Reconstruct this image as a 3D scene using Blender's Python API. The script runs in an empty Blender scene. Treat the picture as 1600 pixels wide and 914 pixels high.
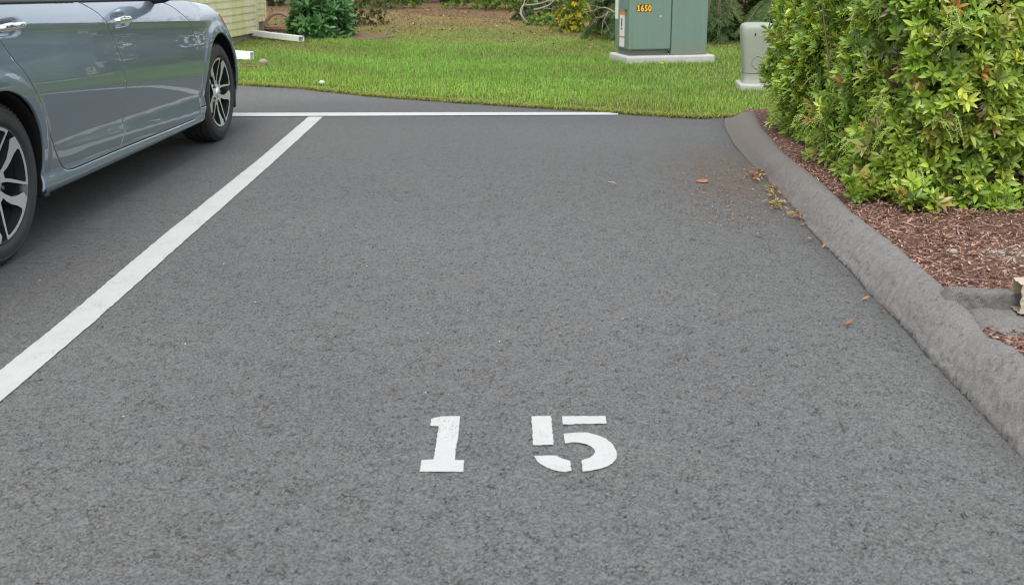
import bpy, math, random
import numpy as np
from mathutils import Vector, Matrix
from mathutils.geometry import delaunay_2d_cdt

random.seed(7)
RNG = np.random.default_rng(7)
SC = bpy.context.scene
COL = SC.collection
R = math.radians

# ------------------------------------------------------------------ camera
F_PX, PITCH, HOR, CAM_H, VX = 1555.0, R(12.0), -58.0, 1.14, 800.0
PPY = HOR + F_PX * math.tan(PITCH)
cam = bpy.data.cameras.new('camera')
cam.sensor_width = 36.0
cam.lens = F_PX / 1600.0 * 36.0
cam.shift_y = (PPY - 457.0) / 1600.0
cam.clip_start, cam.clip_end = 0.05, 600.0
cam.dof.use_dof = True
cam.dof.focus_distance = 4.5
cam.dof.aperture_fstop = 6.3
cam_o = bpy.data.objects.new('camera', cam)
COL.objects.link(cam_o)
cam_o.location = (0, 0, CAM_H)
cam_o.rotation_euler = (R(90) - PITCH, 0, 0)
SC.camera = cam_o

# ------------------------------------------------------------------ world, sun, exposure
SUN_ELEV, SUN_AZ = R(56.0), R(188.0)          # azimuth measured clockwise from +Y
w = bpy.data.worlds.new('World')
SC.world = w
w.use_nodes = True
nt = w.node_tree
nt.nodes.clear()
out = nt.nodes.new('ShaderNodeOutputWorld')
bg = nt.nodes.new('ShaderNodeBackground')
sky = nt.nodes.new('ShaderNodeTexSky')
sky.sky_type = 'NISHITA'
sky.sun_disc = False
sky.sun_elevation = SUN_ELEV
sky.sun_rotation = SUN_AZ
sky.air_density, sky.dust_density = 1.0, 3.0
tc = nt.nodes.new('ShaderNodeTexCoord')
mp = nt.nodes.new('ShaderNodeMapping')
mp.inputs['Scale'].default_value = (1.0, 1.0, 2.2)
cl = nt.nodes.new('ShaderNodeTexNoise')
cl.inputs['Scale'].default_value = 2.2
cl.inputs['Detail'].default_value = 6
cr = nt.nodes.new('ShaderNodeValToRGB')
cr.color_ramp.elements[0].position = 0.30
cr.color_ramp.elements[0].color = (0.45, 0.45, 0.45, 1)
cr.color_ramp.elements[1].position = 0.62
cr.color_ramp.elements[1].color = (1, 1, 1, 1)
mx = nt.nodes.new('ShaderNodeMix')
mx.data_type = 'RGBA'
mx.inputs['B'].default_value = (7.2, 7.4, 7.8, 1)      # thin bright cloud cover over the blue
bg.inputs['Strength'].default_value = 0.11
nt.links.new(tc.outputs['Generated'], mp.inputs['Vector'])
nt.links.new(mp.outputs['Vector'], cl.inputs['Vector'])
nt.links.new(cl.outputs['Fac'], cr.inputs['Fac'])
nt.links.new(cr.outputs['Color'], mx.inputs['Factor'])
nt.links.new(sky.outputs['Color'], mx.inputs['A'])
nt.links.new(mx.outputs['Result'], bg.inputs['Color'])
nt.links.new(bg.outputs['Background'], out.inputs['Surface'])
sun = bpy.data.lights.new('sun', 'SUN')
sun.energy = 1.5
sun.angle = R(22)
sun.color = (1.0, 0.955, 0.89)
sun_o = bpy.data.objects.new('sun', sun)
COL.objects.link(sun_o)
sd = Vector((math.sin(SUN_AZ) * math.cos(SUN_ELEV), math.cos(SUN_AZ) * math.cos(SUN_ELEV), math.sin(SUN_ELEV)))
sun_o.rotation_euler = sd.to_track_quat('Z', 'Y').to_euler()
SC.view_settings.view_transform = 'Standard'
SC.view_settings.look = 'None'
SC.view_settings.gamma = 1.0
SC.view_settings.exposure = 0.95
SC.cycles.use_denoising = True
SC.cycles.denoiser = 'OPENIMAGEDENOISE'
SC.cycles.pixel_filter_type = 'BLACKMAN_HARRIS'
SC.cycles.filter_width = 1.15

# ------------------------------------------------------------------ helpers
_c, _s = math.cos(PITCH), math.sin(PITCH)
def _ray(px, py):
    a, b = (px - VX) / F_PX, -(py - PPY) / F_PX
    return (a, _c + b * _s, -_s + b * _c)
def at(px, py, z=0.0):
    """photo measurement -> point on the level plane z"""
    d = _ray(px, py); t = (z - CAM_H) / d[2]
    return Vector((d[0] * t, d[1] * t, z))
def aty(px, py, Y):
    d = _ray(px, py); t = Y / d[1]
    return Vector((d[0] * t, Y, CAM_H + d[2] * t))

def sstep(a, b, x):
    t = np.clip((np.asarray(x, float) - a) / (b - a), 0, 1)
    return t * t * (3 - 2 * t)

def mesh_np(name, verts, faces, mat=None, parent=None, smooth=False, tint=None, normals=None, matidx=None):
    """faces: list of int arrays (n,k); one linked mesh object"""
    me = bpy.data.meshes.new(name)
    verts = np.asarray(verts, np.float32).reshape(-1, 3)
    fl = [np.asarray(f, np.int32) for f in faces if len(f)]
    me.vertices.add(len(verts))
    me.vertices.foreach_set('co', verts.ravel())
    loops = np.concatenate([f.ravel() for f in fl])
    tot = np.concatenate([np.full(len(f), f.shape[1], np.int32) for f in fl])
    start = np.concatenate([[0], np.cumsum(tot)[:-1]]).astype(np.int32)
    me.loops.add(len(loops))
    me.loops.foreach_set('vertex_index', loops)
    me.polygons.add(len(tot))
    me.polygons.foreach_set('loop_start', start)
    me.polygons.foreach_set('loop_total', tot)
    me.polygons.foreach_set('use_smooth', np.full(len(tot), smooth))
    if matidx is not None:
        me.polygons.foreach_set('material_index', np.asarray(matidx, np.int32))
    me.update(calc_edges=True)
    me.validate()
    if tint is not None:
        at_ = me.color_attributes.new('tint', 'FLOAT_COLOR', 'POINT')
        t4 = np.ones((len(verts), 4), np.float32)
        t4[:, :3] = tint
        at_.data.foreach_set('color', t4.ravel())
    if normals is not None:
        me.normals_split_custom_set_from_vertices([tuple(n) for n in normals])
    o = bpy.data.objects.new(name, me)
    for m in (mat if isinstance(mat, (list, tuple)) else [mat]):
        if m: me.materials.append(m)
    COL.objects.link(o)
    if parent: o.parent = parent
    return o

def smooth_open(pts, n=8):
    p = np.array(pts, float); o = []
    for i in range(len(p) - 1):
        p0, p1, p2, p3 = p[max(i - 1, 0)], p[i], p[i + 1], p[min(i + 2, len(p) - 1)]
        for t in np.linspace(0, 1, n, endpoint=False):
            o.append(0.5 * (2 * p1 + (p2 - p0) * t + (2 * p0 - 5 * p1 + 4 * p2 - p3) * t * t + (-p0 + 3 * p1 - 3 * p2 + p3) * t ** 3))
    o.append(p[-1]); return [tuple(q) for q in o]

class MB:
    """collects simple solids, linked as ONE mesh"""
    def __init__(s): s.v, s.f = [], []
    def add(s, vs, fs):
        b = len(s.v)
        s.v += [tuple(v) for v in vs]
        s.f += [tuple(i + b for i in f) for f in fs]
    def box(s, c, d, rot=None, bev=0.0):
        x, y, z = d[0] / 2, d[1] / 2, d[2] / 2
        pts = [Vector((sx * x, sy * y, sz * z)) for sx in (-1, 1) for sy in (-1, 1) for sz in (-1, 1)]
        if rot is not None: pts = [rot @ p for p in pts]
        pts = [p + Vector(c) for p in pts]
        s.add(pts, [(0, 1, 3, 2), (4, 6, 7, 5), (0, 4, 5, 1), (2, 3, 7, 6), (0, 2, 6, 4), (1, 5, 7, 3)])
    def prism(s, poly, z0, z1, fn=lambda p, z: (p[0], p[1], z)):
        n = len(poly)
        s.add([fn(p, z0) for p in poly] + [fn(p, z1) for p in poly],
              [tuple(reversed(range(n))), tuple(range(n, 2 * n))] + [(i, (i + 1) % n, n + (i + 1) % n, n + i) for i in range(n)])
    def tube(s, pts, rad, n=8, cap=True):
        pts = [Vector(p) for p in pts]
        rr = rad if isinstance(rad, (list, tuple)) else [rad] * len(pts)
        b = len(s.v); up = Vector((0.13, 0.2, 1)).normalized()
        for i, p in enumerate(pts):
            d = (pts[min(i + 1, len(pts) - 1)] - pts[max(i - 1, 0)]).normalized()
            a = d.cross(up)
            if a.length < 1e-3: a = d.cross(Vector((1, 0, 0)))
            a.normalize(); c2 = d.cross(a)
            for k in range(n):
                th = 2 * math.pi * k / n
                s.v.append(tuple(p + (a * math.cos(th) + c2 * math.sin(th)) * rr[i]))
        for i in range(len(pts) - 1):
            for k in range(n):
                s.f.append((b + i * n + k, b + i * n + (k + 1) % n, b + (i + 1) * n + (k + 1) % n, b + (i + 1) * n + k))
        if cap:
            s.f.append(tuple(b + k for k in reversed(range(n))))
            s.f.append(tuple(b + (len(pts) - 1) * n + k for k in range(n)))
    def lathe(s, prof, n=48, M=None, close=False):
        """prof: (radius, axial) ; axis = local Y unless M"""
        b = len(s.v); m = len(prof)
        for k in range(n):
            th = 2 * math.pi * k / n
            for r_, a_ in prof:
                v = Vector((r_ * math.cos(th), a_, r_ * math.sin(th)))
                s.v.append(tuple(M @ v if M else v))
        for k in range(n):
            for i in range(m if close else m - 1):
                s.f.append((b + k * m + i, b + k * m + (i + 1) % m, b + ((k + 1) % n) * m + (i + 1) % m, b + ((k + 1) % n) * m + i))
    def grid(s, P):
        h_, w_ = len(P), len(P[0]); b = len(s.v)
        for row in P: s.v += [tuple(p) for p in row]
        for i in range(h_ - 1):
            for j in range(w_ - 1):
                s.f.append((b + i * w_ + j, b + i * w_ + j + 1, b + (i + 1) * w_ + j + 1, b + (i + 1) * w_ + j))
    def build(s, name, mat=None, parent=None, smooth=False, bevel=0.0, seg=2, auto=None):
        me = bpy.data.meshes.new(name)
        me.from_pydata(s.v, [], s.f)
        me.update()
        o = bpy.data.objects.new(name, me)
        for m in (mat if isinstance(mat, (list, tuple)) else [mat]):
            if m: me.materials.append(m)
        COL.objects.link(o)
        if parent: o.parent = parent
        if bevel:
            md = o.modifiers.new('bevel', 'BEVEL'); md.width = bevel; md.segments = seg; md.limit_method = 'ANGLE'
        if smooth:
            for p in me.polygons: p.use_smooth = True
            if auto is not None: me.set_sharp_from_angle(angle=R(auto))
        return o

def tag(o, label=None, cat=None, group=None, kind=None):
    if label: o['label'] = label
    if cat: o['category'] = cat
    if group: o['group'] = group
    if kind: o['kind'] = kind
    return o
def empty(name, loc=(0, 0, 0), rz=0.0):
    o = bpy.data.objects.new(name, None)
    o.empty_display_size = 0.1
    o.location = loc; o.rotation_euler = (0, 0, rz)
    COL.objects.link(o)
    return o
def copy_tree(o, parent=None):
    c = o.copy(); COL.objects.link(c); c.parent = parent
    for ch in list(o.children): copy_tree(ch, c)
    return c

# ------------------------------------------------------------------ materials
class NT:
    def __init__(s, name):
        s.m = bpy.data.materials.new(name); s.m.use_nodes = True
        s.t = s.m.node_tree; s.t.nodes.clear()
        s.out = s.t.nodes.new('ShaderNodeOutputMaterial')
        s.p = s.t.nodes.new('ShaderNodeBsdfPrincipled')
        s.t.links.new(s.p.outputs[0], s.out.inputs['Surface'])
        s.geo = None
    def n(s, typ, **kw):
        nd = s.t.nodes.new(typ)
        for k, v in kw.items():
            if k in nd.inputs: s.set(nd, k, v)
            else: setattr(nd, k, v)
        return nd
    def set(s, nd, k, v):
        if hasattr(v, 'is_output') or isinstance(v, bpy.types.NodeSocket): s.t.links.new(v, nd.inputs[k])
        else: nd.inputs[k].default_value = v
    def pos(s):
        if not s.geo: s.geo = s.t.nodes.new('ShaderNodeNewGeometry')
        return s.geo.outputs['Position']
    def noise(s, scale, detail=3, rough=0.5, vec=None, dist=0.0):
        nd = s.n('ShaderNodeTexNoise'); nd.inputs['Scale'].default_value = scale
        nd.inputs['Detail'].default_value = detail; nd.inputs['Roughness'].default_value = rough
        nd.inputs['Distortion'].default_value = dist
        s.t.links.new(vec or s.pos(), nd.inputs['Vector'])
        return nd.outputs['Fac']
    def voro(s, scale, feature='F1', out='Distance', vec=None, rnd=1.0):
        nd = s.n('ShaderNodeTexVoronoi'); nd.feature = feature
        nd.inputs['Scale'].default_value = scale
        nd.inputs['Randomness'].default_value = rnd
        s.t.links.new(vec or s.pos(), nd.inputs['Vector'])
        return nd.outputs[out]
    def scale(s, v):
        nd = s.n('ShaderNodeMapping'); nd.inputs['Scale'].default_value = v
        s.t.links.new(s.pos(), nd.inputs['Vector'])
        return nd.outputs['Vector']
    def ramp(s, fac, stops):
        nd = s.n('ShaderNodeValToRGB'); e = nd.color_ramp.elements
        while len(e) < len(stops): e.new(0.5)
        for i, (p, c) in enumerate(stops):
            e[i].position = p
            e[i].color = (c, c, c, 1) if isinstance(c, (int, float)) else (*c, 1)
        s.t.links.new(fac, nd.inputs['Fac'])
        return nd.outputs['Color']
    def math(s, op, a, b=0.0, clamp=False):
        nd = s.n('ShaderNodeMath'); nd.operation = op; nd.use_clamp = clamp
        for i, v in enumerate((a, b)):
            if isinstance(v, (int, float)): nd.inputs[i].default_value = v
            else: s.t.links.new(v, nd.inputs[i])
        return nd.outputs[0]
    def mix(s, fac, a, b, blend='MIX'):
        nd = s.n('ShaderNodeMix'); nd.data_type = 'RGBA'; nd.blend_type = blend
        for k, v in (('Factor', fac), ('A', a), ('B', b)):
            if isinstance(v, (int, float)) and k == 'Factor': nd.inputs[k].default_value = v
            elif isinstance(v, (tuple, list)): nd.inputs[k].default_value = (*v, 1)
            else: s.t.links.new(v, nd.inputs[k])
        return nd.outputs['Result']
    def bump(s, h, strength=0.5, dist=0.01, prev=None):
        nd = s.n('ShaderNodeBump'); nd.inputs['Strength'].default_value = strength
        nd.inputs['Distance'].default_value = dist
        s.t.links.new(h, nd.inputs['Height'])
        if prev: s.t.links.new(prev, nd.inputs['Normal'])
        return nd.outputs['Normal']
    def fin(s, color=None, rough=0.7, normal=None, spec=0.5, **kw):
        p = s.p
        if color is not None:
            if isinstance(color, (tuple, list)): p.inputs['Base Color'].default_value = (*color, 1)
            else: s.t.links.new(color, p.inputs['Base Color'])
        if isinstance(rough, (int, float)): p.inputs['Roughness'].default_value = rough
        else: s.t.links.new(rough, p.inputs['Roughness'])
        if normal is not None: s.t.links.new(normal, p.inputs['Normal'])
        p.inputs['Specular IOR Level'].default_value = spec
        for k, v in kw.items(): p.inputs[k.replace('_', ' ')].default_value = v
        return s.m

def plain(name, color, rough=0.6, var=0.12, sc=6.0, bump=0.0, bsc=80.0, spec=0.5, **kw):
    a = NT(name)
    f = a.noise(sc, 4)
    lo = tuple(c * (1 - var) for c in color); hi = tuple(min(1, c * (1 + var)) for c in color)
    c = a.mix(f, lo, hi)
    nrm = a.bump(a.noise(bsc, 3), bump, 0.004) if bump else None
    return a.fin(c, rough, nrm, spec, **kw)

def tinted(name, rough=0.5, transl=0.3, spec=0.4, bumpy=0.0):
    """leaf-like material, colour of every leaf in the 'tint' attribute"""
    a = NT(name)
    at_ = a.n('ShaderNodeAttribute'); at_.attribute_name = 'tint'
    c = at_.outputs['Color']
    a.fin(c, rough, a.bump(a.noise(60, 2), bumpy, 0.004) if bumpy else None, spec)
    if transl:
        tr = a.n('ShaderNodeBsdfTranslucent')
        a.t.links.new(a.mix(1.0, c, (1.25, 1.3, 0.7), 'MULTIPLY'), tr.inputs['Color'])
        m = a.n('ShaderNodeMixShader'); m.inputs[0].default_value = transl
        a.t.links.new(a.p.outputs[0], m.inputs[1]); a.t.links.new(tr.outputs[0], m.inputs[2])
        a.t.links.new(m.outputs[0], a.out.inputs['Surface'])
    return a.m

def asphalt_nodes(a, base=(0.107, 0.1085, 0.1075), dark=(0.020, 0.020, 0.020)):
    """colour and normal of a weathered asphalt surface; the open pits come from the mesh ('tint' green)"""
    wide = a.noise(1.3, 4, 0.6)
    big = a.noise(0.45, 3, 0.5)
    grit = a.noise(420, 2, 0.7)
    gv = a.voro(230, 'F1', 'Color')
    sp = a.n('ShaderNodeSeparateColor'); a.t.links.new(gv, sp.inputs[0])
    g = a.math('ADD', a.math('MULTIPLY', sp.outputs[0], 0.60), a.math('MULTIPLY', grit, 0.70))
    c = a.mix(a.ramp(g, [(0.24, 0.0), (1.0, 1.0)]), tuple(x * 0.52 for x in base), tuple(x * 1.62 for x in base))
    c = a.mix(a.ramp(big, [(0.36, 0.0), (0.66, 1.0)]), a.mix(1.0, c, (0.90, 0.89, 0.89), 'MULTIPLY'), c)
    c = a.mix(a.ramp(wide, [(0.34, 0.0), (0.70, 1.0)]), a.mix(1.0, c, (0.955, 0.955, 0.96), 'MULTIPLY'), a.mix(1.0, c, (1.03, 1.03, 1.02), 'MULTIPLY'))
    rnd = a.voro(34, 'F1', 'Color')
    dd = a.voro(34, 'F1', 'Distance')
    s2 = a.n('ShaderNodeSeparateColor'); a.t.links.new(rnd, s2.inputs[0])
    speck = a.math('MULTIPLY', a.math('GREATER_THAN', s2.outputs[0], 0.972), a.math('LESS_THAN', dd, a.math('MULTIPLY', s2.outputs[1], 0.13)))
    c = a.mix(speck, c, (0.50, 0.48, 0.45))
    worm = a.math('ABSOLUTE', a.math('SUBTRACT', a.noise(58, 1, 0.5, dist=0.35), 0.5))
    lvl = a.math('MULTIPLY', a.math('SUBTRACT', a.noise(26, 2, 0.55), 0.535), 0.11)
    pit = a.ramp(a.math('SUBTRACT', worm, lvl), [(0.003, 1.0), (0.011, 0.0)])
    c = a.mix(a.math('MULTIPLY', pit, 0.85), c, dark)  # shade between the stones painted in as thin dark lines
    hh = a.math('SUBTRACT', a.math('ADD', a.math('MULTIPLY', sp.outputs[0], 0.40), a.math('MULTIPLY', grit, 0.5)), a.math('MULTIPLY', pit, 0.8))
    nrm = a.bump(hh, 0.6, 0.005)
    return c, nrm

def make_asphalt():
    a = NT('asphalt')
    ka = a.n('ShaderNodeAttribute'); ka.attribute_name = 'tint'          # raw, coarser joint along the kerb foot
    ks = a.n('ShaderNodeSeparateColor'); a.t.links.new(ka.outputs['Color'], ks.inputs[0])
    kd = a.math('ADD', ks.outputs[0], a.math('MULTIPLY', a.math('SUBTRACT', a.noise(6, 5, 0.7), 0.5), 0.34))
    joint = a.ramp(kd, [(0.02, 1.0), (0.26, 0.0)])
    crack = a.ramp(a.math('ADD', ks.outputs[0], a.math('MULTIPLY', a.math('SUBTRACT', a.noise(40, 3), 0.5), 0.02)), [(0.012, 1.0), (0.026, 0.0)])
    c, nrm = asphalt_nodes(a)
    c = a.mix(a.math('MULTIPLY', ks.outputs[1], 0.92), c, (0.016, 0.016, 0.016))  # mesh valleys darkened too, their shade put into the colour
    c = a.mix(a.math('MULTIPLY', joint, 0.40), c, (0.048, 0.047, 0.046))
    c = a.mix(a.math('MULTIPLY', crack, 0.75), c, (0.018, 0.018, 0.017))
    # silt washed against the kerb, darker lane along the car
    def blot(x, y, sx, sy, r0, r1, amp):
        mpn = a.n('ShaderNodeMapping')
        mpn.inputs['Location'].default_value = (-x / sx, -y / sy, 0)
        mpn.inputs['Scale'].default_value = (1 / sx, 1 / sy, 0)
        a.t.links.new(a.pos(), mpn.inputs['Vector'])
        ln = a.n('ShaderNodeVectorMath'); ln.operation = 'LENGTH'
        a.t.links.new(mpn.outputs[0], ln.inputs[0])
        d = a.math('ADD', ln.outputs['Value'], a.math('MULTIPLY', a.math('SUBTRACT', a.noise(9, 5, 0.65), 0.5), amp))
        return a.ramp(d, [(r0, 1.0), (r1, 0.0)])
    c = a.mix(a.math('MULTIPLY', blot(0.0, 6.6, 3.2, 2.4, 0.35, 1.0, 0.5), 0.38), c, (0.072, 0.071, 0.071))   # darker upper half
    silt = blot(1.22, 5.35, 0.42, 1.0, 0.15, 1.0, 0.9)
    c = a.mix(a.math('MULTIPLY', silt, 0.62), c, (0.108, 0.080, 0.062))
    # newer, darker strip behind the far line
    c = a.mix(a.math('MULTIPLY', blot(0.3, 7.75, 4.5, 0.95, 0.5, 1.0, 0.5), 0.35), c, (0.055, 0.055, 0.057))
    c = a.mix(a.math('MULTIPLY', blot(-2.2, 4.5, 0.85, 3.6, 0.6, 1.0, 0.3), 0.40), c, (0.060, 0.059, 0.060))
    return a.fin(c, 0.82, nrm, 0.35)

def make_paint():
    a = NT('white_road_paint')
    n1, n2 = a.noise(170, 4, 0.7), a.noise(8, 3)
    wear = a.math('MULTIPLY', a.ramp(n1, [(0.37, 1.0), (0.43, 0.0)]), a.ramp(n2, [(0.50, 0.0), (0.64, 1.0)]))
    col = a.mix(a.noise(22, 5, 0.7), (0.39, 0.395, 0.39), (0.475, 0.48, 0.47))
    col = a.mix(a.math('MULTIPLY', a.ramp(a.noise(330, 2), [(0.35, 1.0), (0.6, 0.0)]), 0.20), col, (0.26, 0.26, 0.255))
    col = a.mix(a.math('MULTIPLY', a.ramp(a.noise(5, 5, 0.7), [(0.5, 0.0), (0.75, 1.0)]), 0.18), col, (0.25, 0.24, 0.23))
    col = a.mix(wear, col, (0.11, 0.11, 0.11))
    at_ = a.n('ShaderNodeAttribute'); at_.attribute_name = 'tint'
    sp = a.n('ShaderNodeSeparateColor'); a.t.links.new(at_.outputs['Color'], sp.inputs[0])
    col = a.mix(a.math('MULTIPLY', sp.outputs[1], 0.5), col, (0.14, 0.14, 0.14))
    return a.fin(col, 0.75, a.bump(a.noise(300, 3), 0.5, 0.003), 0.3)

def make_kerb():
    a = NT('kerb_asphalt')
    grit = a.noise(300, 3, 0.65)
    ka = a.n('ShaderNodeAttribute'); ka.attribute_name = 'tint'
    ks = a.n('ShaderNodeSeparateColor'); a.t.links.new(ka.outputs['Color'], ks.inputs[0])
    pit = ks.outputs[1]; raw_ = ks.outputs[2]
    base = a.mix(a.noise(4, 4), (0.150, 0.146, 0.139), (0.198, 0.192, 0.183))
    c = a.mix(a.ramp(grit, [(0.3, 0.0), (0.7, 1.0)]), a.mix(1.0, base, (0.50, 0.50, 0.50), 'MULTIPLY'), a.mix(1.0, base, (1.45, 1.45, 1.45), 'MULTIPLY'))
    c = a.mix(raw_, c, (0.062, 0.060, 0.057))
    c = a.mix(a.math('MULTIPLY', pit, 0.7), c, (0.030, 0.029, 0.028))  # kerb valleys get their shade as dark colour
    sp = a.n('ShaderNodeSeparateXYZ'); a.t.links.new(a.pos(), sp.inputs[0])
    far = a.ramp(a.math('ADD', a.math('DIVIDE', sp.outputs['Y'], 8.0), a.math('MULTIPLY', a.math('SUBTRACT', a.noise(5, 4), .5), .25)), [(0.52, 0.0), (0.70, 1.0)])
    smooth = a.mix(a.noise(30, 4), (0.115, 0.102, 0.091), (0.140, 0.126, 0.113))
    c = a.mix(a.math('MULTIPLY', far, 0.85), c, smooth)      # washed-over brown far end
    return a.fin(c, 0.9, a.bump(grit, 0.7, 0.004), 0.25)

def make_ground(name, lo, hi, sc=9.0):
    a = NT(name)
    c = a.ramp(a.noise(sc, 6, 0.7), [(0.3, lo), (0.7, hi)])
    return a.fin(c, 0.95, a.bump(a.noise(50, 4, 0.7), 0.7, 0.02), 0.2)

def make_lawn_soil():
    a = NT('lawn_soil')
    sp = a.n('ShaderNodeSeparateXYZ'); a.t.links.new(a.pos(), sp.inputs[0])
    y = a.math('ADD', sp.outputs['Y'], a.math('MULTIPLY', a.math('SUBTRACT', a.noise(0.9, 4, 0.6), 0.5), 5.0))
    green = a.ramp(a.noise(14, 5, 0.7), [(0.3, (0.045, 0.062, 0.014)), (0.7, (0.10, 0.125, 0.028))])
    tan = a.ramp(a.noise(6, 6, 0.7), [(0.28, (0.085, 0.055, 0.030)), (0.52, (0.165, 0.105, 0.055)), (0.75, (0.20, 0.15, 0.085))])
    f = a.ramp(a.math('DIVIDE', y, 30.0), [(0.42, 0.0), (0.70, 1.0)])
    c = a.mix(f, green, tan)
    return a.fin(c, 0.95, a.bump(a.noise(40, 5, 0.7), 0.8, 0.03), 0.15)

def make_mulch():
    a = NT('bark_mulch')
    v = a.voro(70, 'F1', 'Color', a.scale((1, 2.2, 1)))
    sp = a.n('ShaderNodeSeparateColor'); a.t.links.new(v, sp.inputs[0])
    c = a.ramp(sp.outputs[0], [(0.0, (0.10, 0.053, 0.040)), (0.5, (0.21, 0.118, 0.09)), (1.0, (0.34, 0.21, 0.16))])
    mpn = a.n('ShaderNodeMapping'); pp = at(1572, 395, 0.08)
    mpn.inputs['Location'].default_value = (-pp.x, -pp.y, 0); mpn.inputs['Scale'].default_value = (1, 1, 0)
    a.t.links.new(a.pos(), mpn.inputs['Vector'])
    ln = a.n('ShaderNodeVectorMath'); ln.operation = 'LENGTH'; a.t.links.new(mpn.outputs[0], ln.inputs[0])
    d = a.math('ADD', ln.outputs['Value'], a.math('MULTIPLY', a.math('SUBTRACT', a.noise(25, 4), .5), .16))
    c = a.mix(a.math('MULTIPLY', a.ramp(d, [(0.02, 1.0), (0.13, 0.0)]), 0.6), c, (0.40, 0.37, 0.32))
    return a.fin(c, 0.95, a.bump(a.noise(90, 4, 0.7, a.scale((1, 2, 1))), 1.0, 0.02), 0.2)

M = {}
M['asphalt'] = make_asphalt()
M['paint'] = make_paint()
M['kerb'] = make_kerb()
M['ground'] = make_ground('leaf_litter_soil', (0.040, 0.026, 0.016), (0.13, 0.085, 0.05))
M['lawn'] = make_lawn_soil()
M['mulch'] = make_mulch()
M['chips'] = tinted('mulch_chip', 0.9, 0.0, 0.2)
M['grass'] = tinted('grass_blade', 0.55, 0.35, 0.3)
M['leaf'] = tinted('glossy_leaf', 0.34, 0.28, 0.5)
M['leafmatt'] = tinted('soft_leaf', 0.55, 0.3, 0.3)
M['dryleaf'] = tinted('dry_leaf', 0.75, 0.15, 0.2)
M['bark'] = plain('shrub_bark', (0.11, 0.075, 0.05), 0.9, 0.4, 20, 0.6)
M['greybark'] = plain('grey_bark', (0.26, 0.23, 0.19), 0.9, 0.35, 15, 0.5)
M['concrete'] = plain('cast_concrete', (0.40, 0.40, 0.385), 0.9, 0.2, 8, 0.4, 120)
M['foundation'] = plain('foundation_concrete', (0.27, 0.235, 0.19), 0.95, 0.25, 9, 0.5)
M['white_vinyl'] = plain('white_vinyl', (0.84, 0.85, 0.84), 0.4, 0.05)
def make_cabinet():
    a = NT('green_cabinet_paint')
    streak = a.noise(5, 4, 0.6, a.scale((6, 6, .35)))
    c = a.mix(streak, (0.118, 0.185, 0.148), (0.155, 0.232, 0.188))
    c = a.mix(a.math('MULTIPLY', a.ramp(a.noise(2.2, 5, 0.65), [(0.52, 0.0), (0.75, 1.0)]), 0.35), c, (0.20, 0.27, 0.22))
    sp = a.n('ShaderNodeSeparateXYZ'); a.t.links.new(a.pos(), sp.inputs[0])
    dirt = a.ramp(a.math('ADD', sp.outputs['Z'], a.math('MULTIPLY', a.math('SUBTRACT', a.noise(9, 4, .6, a.scale((2, 2, .5))), .5), .16)), [(0.12, 1.0), (0.26, 0.0)])
    c = a.mix(a.math('MULTIPLY', dirt, 0.45), c, (0.17, 0.15, 0.10))
    return a.fin(c, a.ramp(streak, [(0.3, 0.36), (0.7, 0.55)]), a.bump(a.noise(3, 2), 0.08, 0.02), 0.45)
M['steel_green'] = make_cabinet()
M['pedestal'] = plain('pale_green_plastic', (0.265, 0.29, 0.24), 0.5, 0.12, 5)
M['black'] = plain('black_plastic', (0.012, 0.012, 0.013), 0.55, 0.1)
M['liner'] = plain('wheel_well_liner', (0.010, 0.010, 0.010), 0.9, 0.1)

# ------------------------------------------------------------------ ground sheet, parking lot
def lerp_pts(x, xs, ys): return np.interp(x, xs, ys)
_le = [at(*q) for q in ((376, 132.5), (465, 138), (570, 149.6), (675, 157.5), (780, 164.3), (862, 169.8), (945, 175.0), (986, 178.4), (1055, 183.0), (1096, 184.3), (1129, 183.0))]
EX = [-30, -9.0, -4.6] + [p.x for p in _le] + [1.75, 4.0, 40]
EY = [20.0, 13.2, 10.75] + [p.y for p in _le] + [7.40, 7.40, 7.40]
def yedge(x): return np.interp(x, EX, EY)

mb = MB(); mb.grid([[(-250 + 50 * i, -250 + 50 * j, -0.06) for i in range(11)] for j in range(11)])
tag(mb.build('ground', M['ground']), kind='structure')

JX = [1.30, 1.224, 1.234, 1.243, 1.262, 1.276, 1.278, 1.286, 1.295, 1.305, 1.336, 1.362, 1.380, 1.392, 1.425, 1.508, 1.590]
JY = [-6.0, 2.189, 2.369, 2.62, 3.00, 3.211, 3.441, 3.642, 3.950, 4.194, 4.472, 4.933, 5.313, 5.754, 6.270, 6.981, 7.36]
def jx(y): return float(np.interp(y, JY, JX))

def tile_noise(n, f0, f1, seed):
    """periodic band-limited noise, unit variance"""
    r = np.random.default_rng(seed); F_ = np.fft.rfft2(r.normal(size=(n, n)))
    fy = np.fft.fftfreq(n, 1 / n)[:, None]; fx = np.fft.rfftfreq(n, 1 / n)[None]
    f = np.hypot(fx, fy); F_ *= np.exp(-((np.log(np.maximum(f, 1e-6)) - math.log(math.sqrt(f0 * f1))) / (0.62 * math.log(f1 / f0))) ** 2)
    t = np.fft.irfft2(F_, (n, n)); return t / t.std()
def samp(t, x, y, size):
    n = t.shape[0]; u = np.mod(np.asarray(x) / size, 1) * n; v = np.mod(np.asarray(y) / size, 1) * n
    i, j = np.floor(u).astype(int) % n, np.floor(v).astype(int) % n; a, b = u - np.floor(u), v - np.floor(v)
    i2, j2 = (i + 1) % n, (j + 1) % n
    return t[j, i] * (1 - a) * (1 - b) + t[j, i2] * a * (1 - b) + t[j2, i] * (1 - a) * b + t[j2, i2] * a * b
T_A, T_B = tile_noise(1024, 75, 130, 1), tile_noise(1024, 150, 300, 2)
T_C, T_D = tile_noise(512, 5, 26, 3), tile_noise(512, 24, 50, 4)
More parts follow.
